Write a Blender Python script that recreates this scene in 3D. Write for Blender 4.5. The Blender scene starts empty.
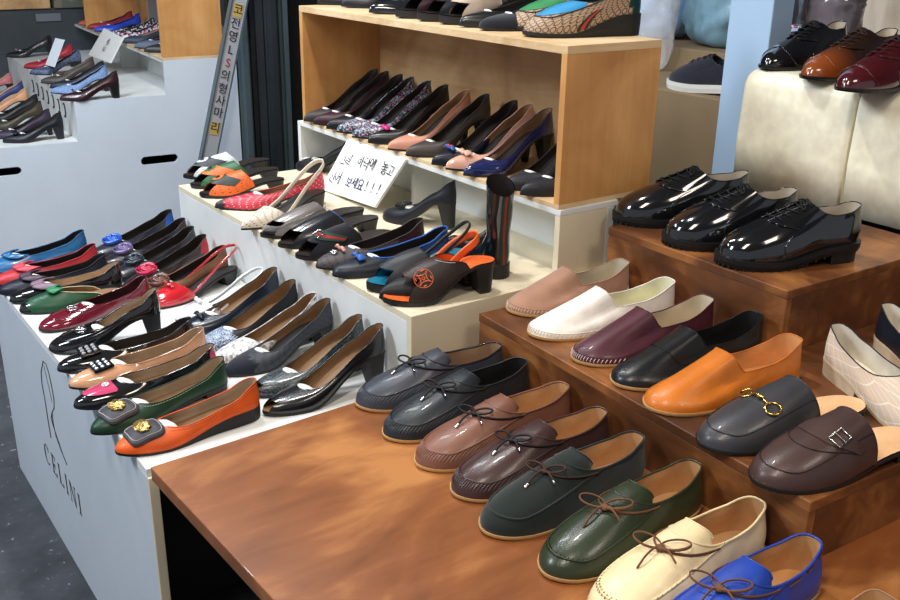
import bpy, math, random
import numpy as np
from mathutils import Vector, Matrix
random.seed(4)
PI = math.pi
# ---------------------------------------------------------------- camera
H = 1.366                                    # eye height above the market floor
F = 972.42
RW = np.array([[0.81212459, -0.1965758, 0.54937383],
               [-0.58326988, -0.29901319, 0.75523994],
               [0.01580812, -0.93378213, -0.3574927]])
sc = bpy.context.scene
cam_d = bpy.data.cameras.new('camera'); cam = bpy.data.objects.new('camera', cam_d)
sc.collection.objects.link(cam); sc.camera = cam
cam_d.sensor_width = 36; cam_d.lens = F / 900 * 36; cam_d.clip_start = .02
M = Matrix.Identity(4)
for r in range(3):
    M[r][0] = RW[r][0]; M[r][1] = -RW[r][1]; M[r][2] = -RW[r][2]
M[2][3] = H
cam.matrix_world = M
# ---------------------------------------------------------------- light
sc.view_settings.view_transform = 'Standard'; sc.view_settings.look = 'None'
sc.view_settings.gamma = 1; sc.view_settings.use_curve_mapping = False
sc.view_settings.exposure = 0.10
world = bpy.data.worlds.new('world'); sc.world = world; world.use_nodes = True
world.node_tree.nodes['Background'].inputs[0].default_value = (.72, .77, .86, 1)
world.node_tree.nodes['Background'].inputs[1].default_value = .46
def area(name, loc, target, sx, sy, power, col):
    d = bpy.data.lights.new(name, 'AREA'); d.shape = 'RECTANGLE'; d.size = sx; d.size_y = sy
    d.energy = power; d.color = col
    o = bpy.data.objects.new(name, d); sc.collection.objects.link(o)
    o.location = loc
    o.rotation_euler = (Vector(target) - Vector(loc)).to_track_quat('-Z', 'Y').to_euler()
    return o
area('ceiling_lamp_light', (.1, .5, 2.62), (1.0, .7, .7), .3, 1.3, 36, (1, .89, .76))
area('ceiling_lamp_light', (1.1, -.5, 2.62), (1.2, .4, .7), .5, .5, 14, (1, .87, .74))
area('ceiling_lamp_light', (-.9, 2.2, 2.62), (.7, 2.1, .4), .3, 1.4, 78, (.84, .92, 1))
area('ceiling_lamp_light', (.9, 1.75, 2.62), (1.2, 1.9, .7), .12, .12, 18, (1, .97, .92))
area('ceiling_lamp_light', (.9, 2.8, 2.62), (.9, 2.8, .7), .12, .9, 20, (.92, .96, 1))
area('ceiling_lamp_light', (.2, 3.2, 2.62), (1.0, 4.3, .6), .3, 1.2, 50, (.80, .90, 1))

# ---------------------------------------------------------------- helpers
def ray(px, py):
    return RW @ np.array([px - 450., py - 300., F])
def at(px, py, z):                            # point of the plane at height z
    r = ray(px, py); k = (z - H) / r[2]
    return Vector((r[0]*k, r[1]*k, z))
def aty(px, py, y):
    r = ray(px, py); k = y / r[1]; return Vector((r[0]*k, y, H + r[2]*k))
def atx(px, py, x):
    r = ray(px, py); k = x / r[0]; return Vector((x, r[1]*k, H + r[2]*k))
def lerp(a, b, t): return a + (b - a) * t
def sm(a, b, x):
    t = min(1, max(0, (x - a) / (b - a))); return t*t*(3 - 2*t)
def curve_at(tab, x):
    n = len(tab)
    if x <= tab[0][0]: return tab[0][1]
    if x >= tab[-1][0]: return tab[-1][1]
    i = 0
    while tab[i+1][0] < x: i += 1
    x0, y0 = tab[i]; x1, y1 = tab[i+1]
    s = (y1 - y0) / (x1 - x0)
    def slope(j):
        if j == 0: return (tab[1][1]-tab[0][1])/(tab[1][0]-tab[0][0])
        if j == n-1: return (tab[-1][1]-tab[-2][1])/(tab[-1][0]-tab[-2][0])
        a = (tab[j][1]-tab[j-1][1])/(tab[j][0]-tab[j-1][0]); b = (tab[j+1][1]-tab[j][1])/(tab[j+1][0]-tab[j][0])
        return 0 if a*b <= 0 else 2*a*b/(a+b)
    m0, m1 = slope(i), slope(i+1); h = x1 - x0; t = (x - x0)/h
    return (2*t**3-3*t*t+1)*y0 + (t**3-2*t*t+t)*h*m0 + (-2*t**3+3*t*t)*y1 + (t**3-t*t)*h*m1

class MB:
    def __init__(s): s.v = []; s.f = []; s.m = []; s.uv = None
    def grid(s, rows, closed=False, mi=0, skip=None):
        b = len(s.v); n = len(rows[0])
        for r in rows: s.v += [tuple(p) for p in r]
        for i in range(len(rows)-1):
            for j in range(n if closed else n-1):
                if skip and skip(i, j): continue
                k = (j+1) % n
                s.f.append((b+i*n+j, b+i*n+k, b+(i+1)*n+k, b+(i+1)*n+j)); s.m.append(mi)
        return b
    def poly(s, pts, mi=0):
        b = len(s.v); s.v += [tuple(p) for p in pts]; s.f.append(tuple(range(b, b+len(pts)))); s.m.append(mi)
    def box(s, lo, hi, mi=0, T=None):
        x0, y0, z0 = lo; x1, y1, z1 = hi
        c = [(x0,y0,z0),(x1,y0,z0),(x1,y1,z0),(x0,y1,z0),(x0,y0,z1),(x1,y0,z1),(x1,y1,z1),(x0,y1,z1)]
        if T: c = [tuple(T(Vector(p))) for p in c]
        b = len(s.v); s.v += c
        for f in ((0,3,2,1),(4,5,6,7),(0,1,5,4),(1,2,6,5),(2,3,7,6),(3,0,4,7)):
            s.f.append(tuple(b+i for i in f)); s.m.append(mi)
    def prism(s, pts, off, mi=0):             # polygon pts extruded by vector off
        off = Vector(off); P = [Vector(p) for p in pts]; Q = [p + off for p in P]; n = len(P)
        b = len(s.v); s.v += [tuple(p) for p in P+Q]
        s.f.append(tuple(range(b+n-1, b-1, -1))); s.m.append(mi); s.f.append(tuple(range(b+n, b+2*n))); s.m.append(mi)
        for i in range(n):
            j = (i+1) % n; s.f.append((b+i, b+j, b+n+j, b+n+i)); s.m.append(mi)
    def tube(s, pts, r, n=6, closed=False, mi=0, flat=None):
        P = [Vector(p) for p in pts]; N = len(P)
        if N < 2: return
        rows = []; up = None
        for i in range(N):
            a = P[(i-1) % N] if (closed or i > 0) else P[i]
            c = P[(i+1) % N] if (closed or i < N-1) else P[i]
            t = (c - a)
            if t.length < 1e-9: t = Vector((1, 0, 0))
            t.normalize()
            if up is None: up = Vector((0, 0, 1)) if abs(t.z) < .9 else Vector((1, 0, 0))
            u = up - t*up.dot(t)
            if u.length < 1e-6: u = t.orthogonal()
            u.normalize(); up = u; w = t.cross(u)
            rr = r(i/(N-1)) if callable(r) else r
            ru, rw = (rr, rr) if not flat else (rr*flat[0], rr*flat[1])
            rows.append([P[i] + u*ru*math.cos(2*PI*k/n) + w*rw*math.sin(2*PI*k/n) for k in range(n)])
        if closed: rows.append(rows[0])
        s.grid(rows, closed=True, mi=mi)
        if not closed:
            s.poly(rows[0][::-1], mi); s.poly(rows[-1], mi)
    def ball(s, c, rx, ry=None, rz=None, n=8, T=None, mi=0, noise=0):
        ry = ry or rx; rz = rz or rx; rows = []
        for i in range(n+1):
            a = PI*i/n - PI/2; row = []
            for j in range(2*n):
                b = PI*j/n; k = 1 + (random.uniform(-noise, noise) if noise else 0)
                p = Vector((rx*math.cos(a)*math.cos(b)*k, ry*math.cos(a)*math.sin(b)*k, rz*math.sin(a)*k))
                row.append((T(p) if T else p + Vector(c)))
            rows.append(row)
        s.grid(rows, closed=True, mi=mi)
    def build(s, name, mats, parent=None, smooth=False, loc=None, bevel=0):
        me = bpy.data.meshes.new(name); me.from_pydata([tuple(v) for v in s.v], [], s.f)
        if not isinstance(mats, (list, tuple)): mats = [mats]
        for m in mats: me.materials.append(m)
        me.polygons.foreach_set('material_index', s.m)
        me.polygons.foreach_set('use_smooth', [smooth]*len(s.f)); me.update()
        if s.uv and len(s.uv) == len(s.v):
            ul = me.uv_layers.new(name='UVMap'); ul.data.foreach_set('uv', [c for l in me.loops for c in s.uv[l.vertex_index]])
        o = bpy.data.objects.new(name, me); sc.collection.objects.link(o)
        if parent: o.parent = parent
        if loc is not None: o.location = loc
        if bevel:
            b = o.modifiers.new('edge', 'BEVEL'); b.width = bevel; b.segments = 2; b.limit_method = 'ANGLE'
        return o
def tag(o, label=None, cat=None, group=None, kind=None):
    if label: o['label'] = label
    if cat: o['category'] = cat
    if group: o['group'] = group
    if kind: o['kind'] = kind
    return o
def empty(name, loc, rz=0, label=None, cat=None, group=None):
    o = bpy.data.objects.new(name, None); sc.collection.objects.link(o); o.empty_display_size = .03
    o.location = loc; o.rotation_euler = (0, 0, rz); return tag(o, label, cat, group)
def boxobj(name, lo, hi, m, parent=None, bevel=.0015, rot=0):
    c = Vector(((lo[0]+hi[0])/2, (lo[1]+hi[1])/2, lo[2])); b = MB()
    b.box((lo[0]-c.x, lo[1]-c.y, 0), (hi[0]-c.x, hi[1]-c.y, hi[2]-lo[2]))
    o = b.build(name, m, parent, loc=c, bevel=bevel); o.rotation_euler.z = rot
    return o

# ---------------------------------------------------------------- materials
_mc = {}
def nodes_mat(name):
    m = bpy.data.materials.new(name); m.use_nodes = True; nt = m.node_tree
    return m, nt, nt.nodes['Principled BSDF']
def N(nt, typ, **kw):
    n = nt.nodes.new(typ)
    for k, v in kw.items():
        if k in n.inputs: n.inputs[k].default_value = v
        else: setattr(n, k, v)
    return n
def rgb(c):
    if len(c) == 3: c = tuple(c) + (1,)
    return tuple(((x/255)/12.92 if x/255 <= .04045 else ((x/255+.055)/1.055)**2.4) if i < 3 else 1 for i, x in enumerate(c))
def ramp(nt, stops, interp='LINEAR'):
    r = nt.nodes.new('ShaderNodeValToRGB'); cr = r.color_ramp; cr.interpolation = interp
    while len(cr.elements) < len(stops): cr.elements.new(.5)
    for e, (p, c) in zip(cr.elements, stops): e.position = p; e.color = c
    return r
def texco(nt, scale=(1, 1, 1), kind='Object', rot=(0, 0, 0)):
    t = nt.nodes.new('ShaderNodeTexCoord'); mp = nt.nodes.new('ShaderNodeMapping')
    mp.inputs['Scale'].default_value = scale; mp.inputs['Rotation'].default_value = rot
    nt.links.new(t.outputs[kind], mp.inputs[0]); return mp
def leather(c, rough=.42, coat=0., grain=.25, kind='leather'):
    key = (kind, c, rough, coat, grain)
    if key in _mc: return _mc[key]
    m, nt, p = nodes_mat(kind); L = nt.links
    mp = texco(nt)
    if max(c) < 110 and rough > .2: c = tuple(v*.72 for v in c)
    if not coat or coat < .2: p.inputs['Specular IOR Level'].default_value = .36
    n = N(nt, 'ShaderNodeTexNoise', Scale=22, Detail=3); L.new(mp.outputs[0], n.inputs['Vector'])
    b = rgb(c); r = ramp(nt, [(.3, tuple(x*.82 for x in b[:3])+(1,)), (.7, tuple(min(1, x*1.12) for x in b[:3])+(1,))])
    L.new(n.outputs[0], r.inputs[0]); L.new(r.outputs[0], p.inputs['Base Color'])
    p.inputs['Roughness'].default_value = rough
    if coat: p.inputs['Coat Weight'].default_value = coat; p.inputs['Coat Roughness'].default_value = .04
    if grain:
        v = N(nt, 'ShaderNodeTexVoronoi', Scale=420 if kind != 'suede' else 900); L.new(mp.outputs[0], v.inputs['Vector'])
        bp = N(nt, 'ShaderNodeBump', Strength=grain, Distance=.0006); L.new(v.outputs[0], bp.inputs['Height']); L.new(bp.outputs[0], p.inputs['Normal'])
    if kind == 'suede': p.inputs['Sheen Weight'].default_value = .3; p.inputs['Specular IOR Level'].default_value = .2
    _mc[key] = m; return m
def patent(c): return leather(c, .12, 1., 0, 'patent_leather')
def suede(c): return leather(c, .9, 0, .5, 'suede')
def satin(c): return leather(c, .28, .2, .1, 'satin')
def plain(name, c, rough=.5, metal=0., emit=0):
    key = (name, c, rough, metal)
    if key in _mc: return _mc[key]
    m, nt, p = nodes_mat(name); p.inputs['Base Color'].default_value = rgb(c)
    p.inputs['Roughness'].default_value = rough; p.inputs['Metallic'].default_value = metal
    _mc[key] = m; return m
def speckle(name, cols, scale=260, rough=.5, coat=0, aniso=(1, 1, 1), bump=.3):
    key = (name, tuple(cols), scale)
    if key in _mc: return _mc[key]
    m, nt, p = nodes_mat(name); mp = texco(nt, aniso)
    v = N(nt, 'ShaderNodeTexVoronoi', Scale=scale); nt.links.new(mp.outputs[0], v.inputs['Vector'])
    sp = N(nt, 'ShaderNodeSeparateColor'); nt.links.new(v.outputs['Color'], sp.inputs[0])
    r = ramp(nt, [(i/len(cols), rgb(c)) for i, c in enumerate(cols)], 'CONSTANT')
    nt.links.new(sp.outputs[0], r.inputs[0]); nt.links.new(r.outputs[0], p.inputs['Base Color'])
    p.inputs['Roughness'].default_value = rough; p.inputs['Coat Weight'].default_value = coat
    if bump:
        bp = N(nt, 'ShaderNodeBump', Strength=bump, Distance=.0008); nt.links.new(v.outputs[0], bp.inputs['Height']); nt.links.new(bp.outputs[0], p.inputs['Normal'])
    _mc[key] = m; return m
def dots(name, base, dot, pitch=.009, r0=0., r1=.26, rough=.5, axes='xy', coat=0):
    """regular round marks (holes, printed rings) every `pitch` metres"""
    key = (name, base, dot, pitch, r0, r1, axes)
    if key in _mc: return _mc[key]
    m, nt, p = nodes_mat(name); L = nt.links
    s = 1/pitch; a = PI/4 if axes == 'xy' else 0
    mp = texco(nt, (s, s, s), 'UV', rot=(0, 0, a) if axes == 'xy' else (0, 0, 0))
    fr = N(nt, 'ShaderNodeVectorMath', operation='FRACTION'); L.new(mp.outputs[0], fr.inputs[0])
    sb = N(nt, 'ShaderNodeVectorMath', operation='SUBTRACT'); sb.inputs[1].default_value = (.5, .5, .5); L.new(fr.outputs[0], sb.inputs[0])
    ml = N(nt, 'ShaderNodeVectorMath', operation='MULTIPLY'); ml.inputs[1].default_value = (1, 1, 0); L.new(sb.outputs[0], ml.inputs[0])
    ln = N(nt, 'ShaderNodeVectorMath', operation='LENGTH'); L.new(ml.outputs[0], ln.inputs[0])
    st = [(0, rgb(dot)), (r1, rgb(base))] if r0 <= 0 else [(0, rgb(base)), (r0, rgb(dot)), (r1, rgb(base))]
    r = ramp(nt, st, 'CONSTANT'); L.new(ln.outputs['Value'], r.inputs[0]); L.new(r.outputs[0], p.inputs['Base Color'])
    p.inputs['Roughness'].default_value = rough; p.inputs['Coat Weight'].default_value = coat
    _mc[key] = m; return m
def checks(name, base, line, pitch=.02, wid=.07, rough=.7, rot=.3):
    m, nt, p = nodes_mat(name); L = nt.links; s = 1/pitch
    mp = texco(nt, (s, s, s), 'UV', rot=(0, 0, rot))
    fr = N(nt, 'ShaderNodeVectorMath', operation='FRACTION'); L.new(mp.outputs[0], fr.inputs[0])
    se = N(nt, 'ShaderNodeSeparateXYZ'); L.new(fr.outputs[0], se.inputs[0])
    mn = N(nt, 'ShaderNodeMath', operation='MINIMUM'); L.new(se.outputs[0], mn.inputs[0]); L.new(se.outputs[1], mn.inputs[1])
    r = ramp(nt, [(0, rgb(line)), (wid, rgb(base))], 'CONSTANT'); L.new(mn.outputs[0], r.inputs[0])
    L.new(r.outputs[0], p.inputs['Base Color']); p.inputs['Roughness'].default_value = rough
    return m
def wood(name, dark, mid, light, stretch=(1, 12, 12), scale=3, rough=.4, rings=.35, coat=0.):
    m, nt, p = nodes_mat(name); L = nt.links
    mp = texco(nt, stretch, 'Object')
    n1 = N(nt, 'ShaderNodeTexNoise', Scale=scale, Detail=6, Roughness=.6, Distortion=.6); L.new(mp.outputs[0], n1.inputs['Vector'])
    mp2 = texco(nt, (2.2, 3.2, 3.2)); n2 = N(nt, 'ShaderNodeTexNoise', Scale=1.6, Detail=4, Distortion=.8); L.new(mp2.outputs[0], n2.inputs['Vector'])
    mx = N(nt, 'ShaderNodeMath', operation='MULTIPLY_ADD'); L.new(n1.outputs[0], mx.inputs[0]); mx.inputs[1].default_value = rings
    L.new(n2.outputs[0], mx.inputs[2])
    r = ramp(nt, [(.45+rings*.3-.12, rgb(dark)), (.5+rings*.5, rgb(mid)), (.62+rings*.62, rgb(light))])
    L.new(mx.outputs[0], r.inputs[0]); L.new(r.outputs[0], p.inputs['Base Color'])
    rr = N(nt, 'ShaderNodeMapRange'); rr.inputs[3].default_value = rough*.8; rr.inputs[4].default_value = rough*1.3
    L.new(n1.outputs[0], rr.inputs[0]); L.new(rr.outputs[0], p.inputs['Roughness'])
    bp = N(nt, 'ShaderNodeBump', Strength=.12, Distance=.001); L.new(n1.outputs[0], bp.inputs['Height']); L.new(bp.outputs[0], p.inputs['Normal'])
    p.inputs['Coat Weight'].default_value = coat
    return m
def painted(name, c, dirt=.12, rough=.45):
    m, nt, p = nodes_mat(name); L = nt.links
    mp = texco(nt); n = N(nt, 'ShaderNodeTexNoise', Scale=3.5, Detail=5, Roughness=.65); L.new(mp.outputs[0], n.inputs['Vector'])
    b = rgb(c); r = ramp(nt, [(.32, tuple(x*(1-dirt) for x in b[:3])+(1,)), (.6, b)]); L.new(n.outputs[0], r.inputs[0])
    L.new(r.outputs[0], p.inputs['Base Color']); p.inputs['Roughness'].default_value = rough
    return m
table_wood = wood('stained_tabletop_wood', (98, 54, 27), (138, 82, 42), (182, 122, 68), (2.2, 9, 9), 2.6, .36, .4, .2)
crate_wood = wood('stained_crate_wood', (46, 26, 13), (104, 60, 29), (156, 100, 52), (9, 2.2, 9), 2.6, .42, .5, .12)
oak_side = wood('oak_board_upright', (176, 122, 68), (202, 148, 88), (216, 164, 104), (22, 22, 1.3), 3, .45, .3)
oak_back = wood('oak_board_lying', (150, 112, 72), (186, 146, 100), (206, 168, 122), (14, 1.3, 14), 3, .5, .4)
edge_wood = wood('plywood_edge', (190, 156, 112), (214, 184, 142), (230, 204, 166), (1.5, 9, 30), 4, .5, .4)
white_paint = painted('white_painted_board', (226, 228, 226), .1)
panel_blue = painted('pale_blue_grey_panel', (204, 212, 222), .07, .4)
cream_board = painted('cream_painted_board', (226, 214, 186), .1)
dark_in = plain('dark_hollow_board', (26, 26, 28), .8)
gold = plain('gold_metal', (222, 180, 96), .22, 1.)
silver = plain('silver_metal', (205, 205, 205), .22, 1.)
black_rub = plain('black_rubber', (18, 18, 20), .55)
sole_tan = plain('tan_sole_edge', (190, 150, 98), .55)
insole_tan = leather((190, 148, 104), .55, 0, .15)
insole_brown = leather((128, 98, 70), .5, 0, .15)
insole_dark = leather((50, 42, 38), .5, 0, .15)
sticker = plain('white_sticker', (238, 238, 232), .5)
# ---------------------------------------------------------------- shoe builder
# toe at -L/2, heel at +L/2, sole on z = 0
WT = {
 'round': [(0,0),(.015,.30),(.05,.56),(.11,.78),(.2,.94),(.3,1.0),(.42,.95),(.55,.81),(.68,.70),(.8,.66),(.9,.58),(.96,.42),(.99,.2),(1,0)],
 'almond':[(0,0),(.015,.24),(.05,.46),(.11,.67),(.2,.88),(.31,1.0),(.42,.93),(.55,.76),(.68,.66),(.8,.64),(.9,.58),(.96,.42),(.99,.2),(1,0)],
 'point': [(0,0),(.015,.11),(.05,.24),(.11,.44),(.2,.72),(.32,1.0),(.43,.93),(.55,.76),(.68,.66),(.8,.64),(.9,.58),(.96,.42),(.99,.2),(1,0)],
 'square':[(0,0),(.01,.40),(.04,.60),(.11,.74),(.2,.90),(.31,1.0),(.42,.93),(.55,.78),(.68,.70),(.8,.68),(.9,.62),(.96,.46),(.99,.22),(1,0)]}
THT = {k: [(math.acos(1-2*t), w) for t, w in v] for k, v in WT.items()}
BASE = dict(L=.245, W=.078, toe='almond', th=.004, H=.012, lift=.004, tth=.34, thb=.985, q=.75, open=.92,
            zth=.036, zside=.030, zq=.030, zheel=.048, abox=.020, aside=.45, bulge=.003, slope=.18, k2=.5,
            full=True, cut=.5, peep=False, sling=False, up=None, lin=None, ins=None, sole=None, heel='flat',
            bind=None, foot=1, hm=None, arch=None, wedge=False, platform=0)
class Shoe:
    def __init__(s, p, NT=44, K=9):
        s.p = p; s.NT = NT; s.K = K
    def w(s, t):                              # half width at station t
        return curve_at(THT[s.p['toe']], math.acos(max(-1, min(1, 1-2*t)))) * s.p['W']/2
    def wth(s, th): return curve_at(THT[s.p['toe']], min(th, 2*PI-th)) * s.p['W']/2
    def cy(s, t): return s.p['foot'] * s.p['W'] * .07 * math.cos(2.6*t)
    def zs(s, t):                             # underside of the upper above the ground
        p = s.p
        return p['th'] + p['platform'] + p['lift']*max(0, 1-t/.25)**2 + (p['H']-p['platform']*0)*sm(.30, .84, t)
    def X(s, t): return (t-.5)*s.p['L']
    def outer(s, th):
        t = (1-math.cos(th))/2; y = s.wth(th)*(1 if th <= PI else -1)
        return Vector((s.X(t), y + s.cy(t), s.zs(t)))
    def inner(s, th):
        p = s.p; a = th if th <= PI else th-2*PI
        if p['full']:
            u = (1-math.cos(a))/2; t = lerp(p['tth'], p['thb'], u)
            wl = s.w(min(t, .88))*p['open']
            y = (abs(math.sin(a))**p['q'])*wl*(1 if a >= 0 else -1)
            lim = s.w(t)*.985 if t > .9 else 9
            y = max(-lim, min(lim, y))
            z = curve_at([(0, p['zth']), (p.get('ud', .22), lerp(p['zth'], p['zside'], p.get('drop', .75))), (.45, p['zside']), (.72, p['zq']), (.9, lerp(p['zq'], p['zheel'], .75)), (1, p['zheel'])], u)
            return Vector((s.X(t), y + s.cy(t), s.zs(t) + z))
        tc = p['cut']; thc = math.acos(1-2*tc); r = min(1, abs(a)/thc)
        t = lerp(p['tth'], tc, r**2.2); y = s.w(tc)*math.sin(r*PI/2)*(1 if a >= 0 else -1)
        z = p['zth']*max(0, math.cos(r*PI/2))**.55 + .002
        return Vector((s.X(t), y + s.cy(t), s.zs(t)+z))
    def bez(s, th, k, shrink=0.):
        p = s.p; a = th if th <= PI else th-2*PI
        P0 = s.outer(th); P3 = s.inner(th)
        m = sm(.5, 1.5, abs(a)); hz = P3.z-P0.z
        n = Vector((P0.x, P0.y, 0)); n.x = P0.x - max(-.22*p['L'], min(.3*p['L'], P0.x)); n.y = P0.y - s.cy((P0.x/p['L'])+.5)
        if n.length > 1e-6: n.normalize()
        d = Vector((P0.x-P3.x, P0.y-P3.y, 0)); dist = d.length
        ah = lerp(p['abox'], p['aside']*hz, m)
        P1 = P0 + n*p['bulge'] + Vector((0, 0, ah))
        k2 = lerp(p['k2'], .25, m)
        P2 = P3 + d*k2 + Vector((0, 0, lerp(-p['slope']*dist*k2, -.35*hz, m)))
        if not p['full']: P2.z = P3.z - lerp(p['slope']*dist*k2, .35*hz, m)
        if shrink:
            c = Vector((max(-.25*p['L'], min(.3*p['L'], P0.x)), s.cy(P0.x/p['L']+.5), 0))
            for q, f in ((P0, 1), (P1, 1.6), (P2, 1)):
                v = Vector((c.x-q.x, c.y-q.y, 0)); 
                if v.length > 1e-6: v.normalize()
                q += v*shrink*f
            P1.z = P0.z + (P1.z-P0.z)*.75; P2.z -= .0035
            oc = Vector((s.X((p['tth']+p['thb'])/2) if p['full'] else s.X(.97), s.cy(.6), P3.z))
            w_ = oc-P3; w_.z = 0
            P3 += w_.normalized()*shrink*.5; P3.z -= .0006; P2 += w_.normalized()*shrink*.3
        u = 1-k
        return P0*(u**3) + P1*(3*u*u*k) + P2*(3*u*k*k) + P3*(k**3)
    def frame(s, th, k):
        e = .02; P = s.bez(th, k); U = (s.bez(th, min(1, k+e)) - s.bez(th, max(0, k-e))).normalized()
        a = th-.05; b = th+.05
        V = (s.bez(b % (2*PI), k) - s.bez(a % (2*PI), k)); V = (V - U*V.dot(U)).normalized()
        Nn = U.cross(V); 
        if Nn.z < 0: Nn = -Nn
        return P, U, V, Nn
    def angles(s):
        p = s.p
        if p['full']: return [2*PI*i/s.NT for i in range(s.NT)], True
        thc = math.acos(1-2*p['cut']); n = 30
        return [(-thc + 2*thc*i/n) % (2*PI) for i in range(n+1)], False

def tf(P, U, V, Nn):
    return lambda v: P + U*v[0] + V*v[1] + Nn*v[2]

def build_shoe(p, root, mats):
    """all parts of one shoe under root"""
    s = Shoe(p); ang, closed = s.angles(); K = s.K
    sgn = lambda a: a if a <= PI else a-2*PI
    ks = [(i/K) for i in range(K+1)]; ks = [k**1.0 for k in ks]
    up = MB()
    peep = None
    if p['peep']: peep = lambda i, j: abs(sgn(ang[j]+.07)) < p['peep'] and i < int(K*p.get('peepk', .48))
    up.grid([[s.bez(a, k) for a in ang] for k in ks], closed, skip=peep)
    if 'cap' in p and p['cap']:                # toe cap in another leather
        b = up; tc = s.X(p['cap'])
        for fi, f in enumerate(b.f):
            if sum(b.v[q][0] for q in f)/4 < tc: b.m[fi] = 1
    if p.get('counter'):
        tc = s.X(p['counter'])
        for fi, f in enumerate(up.f):
            if sum(up.v[q][0] for q in f)/4 > tc: up.m[fi] = 1
    aco = [sgn(a) if a <= PI else a-2*PI for a in ang]; arc = {}
    order = sorted(range(len(ang)), key=lambda j: aco[j]); acc = 0; prev = None
    for j in order:
        q = s.bez(ang[j], .4)
        if prev is not None: acc += (q-prev).length
        arc[j] = acc; prev = q
    mid = arc[min(range(len(ang)), key=lambda j: abs(aco[j]))]; up.uv = []
    for i in range(K+1):
        for j in range(len(ang)):
            ln_ = .055 if abs(aco[j]) > 1 else lerp((s.bez(0, 0)-s.bez(0, 1)).length, .055, abs(aco[j]))
            up.uv.append((arc[j]-mid+.5, ks[i]*ln_))
    um = [mats['upper']] + ([mats['cap']] if 'cap' in mats else [mats['upper']])
    up.build('upper', um, root, smooth=True)
    li = MB(); li.grid([[s.bez(a, k, .0022) for a in ang] for k in ks], closed, skip=peep)
    li.build('lining', mats['lining'], root, smooth=True)
    # insole
    ins = MB(); n = 22; rows = []
    for i in range(n+1):
        th = PI*i/n; P = s.outer(th); t = (1-math.cos(th))/2; w = s.wth(th)*.965
        rows.append([Vector((P.x, s.cy(t)+w*f, P.z+.0015+.0012*abs(f)**2)) for f in (-1, -.5, 0, .5, 1)])
    ins.grid(rows)
    ino = ins.build('insole', mats['insole'], root, smooth=True)
    if p.get('sticker', True) and p['full']:
        t = p['tth']+.03; st = MB(); c = Vector((s.X(t)+.004, s.cy(t), s.zs(t)+p['zth']*.78))
        st.ball(0, 1, n=7, noise=.05, T=lambda v: c + Vector((v.x*.015+v.z*.003, v.y*s.w(t)*.52, v.z*.0045 - v.x*.008)))
        st.build('tissue_stuffing', sticker, root, smooth=True)
    # sole
    so = MB(); NS = 44; e = p.get('welt', .001); tw = []; bw = []; mid = []
    for i in range(NS):
        th = 2*PI*i/NS; P = s.outer(th); t = (1-math.cos(th))/2
        d = Vector((P.x - max(-.25*p['L'], min(.32*p['L'], P.x)), P.y-s.cy(t), 0))
        d = d.normalized() if d.length > 1e-7 else Vector((0, 0, 0))
        T = P + d*e; tw.append(T + Vector((0, 0, .0006))); zb = P.z - p['th'] - (p['platform'] if True else 0)
        if p['wedge']: zb = lerp(zb, 0, sm(.30, .42, t))
        if p['platform'] and t > .45 and not p['wedge']: zb = P.z - p['th'] - p['platform']*(1-sm(.45, .6, t))
        mid.append(T + Vector((0, 0, -.45*(P.z-zb)))); B = Vector((P.x+d.x*e*.5, P.y+d.y*e*.5, zb)); bw.append(B)
    so.grid([bw, mid, tw], True)
    h = NS//2
    for L_ in (bw, tw):
        rows = [[L_[i], (L_[i]+L_[(NS-i) % NS])/2, L_[(NS-i) % NS]] for i in range(0, h+1)]
        so.grid(rows)
    soo = so.build('sole', mats['sole'], root, smooth=False)
    # heel
    if p['heel'] and not p['wedge']:
        t0 = p.get('ht0', .76); nn = 9; th0 = math.acos(1-2*t0)
        loop = [s.outer(lerp(th0, 2*PI-th0, i/(2*nn))) for i in range(2*nn+1)]
        for q in loop: q.z -= p['th']
        kind = p['heel']
        bx, by, xo = {'flat': (.96, .96, .0), 'block': (.62, .62, .006), 'kitten': (.34, .30, .008), 'curved': (.42, .46, .012), 'stack': (.98, .98, 0)}[kind]
        cx = s.X(.985) - (s.X(.985)-s.X(t0))*.5; rows = []
        for i in range(9):
            f = i/8; g = f**.6 if kind in ('kitten', 'curved') else f
            row = []
            for q in loop:
                X = lerp(q.x, cx + xo + (q.x-cx)*bx, g); Y = lerp(q.y, s.cy(.9) + (q.y-s.cy(.9))*by, g)
                row.append(Vector((X, Y, lerp(q.z, 0, f))))
            rows.append(row)
        hb = MB(); hb.grid(rows, True); hb.poly(rows[-1][::-1]); hb.poly(rows[0])
        if p.get('cleats'):
            pass
        hb.build('heel', mats['heel'], root, smooth=False)
    if p.get('cleats'):
        cl = MB()
        for i in range(NS):
            th = 2*PI*(i+.5)/NS; P = s.outer(th); t = (1-math.cos(th))/2
            if t > .72: continue
            d = Vector((P.x - max(-.25*p['L'], min(.32*p['L'], P.x)), P.y-s.cy(t), 0)).normalized(); v = Vector((-d.y, d.x, 0))
            Q = P + d*e*.8; z0 = P.z - p['th']
            T = lambda w_, Q=Q, d=d, v=v, z0=z0: Vector((Q.x, Q.y, z0)) + d*w_[0] + v*w_[1] + Vector((0, 0, w_[2]))
            cl.box((-.006, -.0022, -.0022), (.0002, .0022, .0030), T=T)
        cl.build('sole_cleats', mats['sole'], root)
    # binding along the topline
    if p['bind']:
        b = MB()
        pts = [s.bez(a, 1) for a in ang]
        b.tube(pts, p.get('bindr', .0013), n=5, closed=closed)
        b.build('topline_binding', mats['binding'], root, smooth=True)
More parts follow.
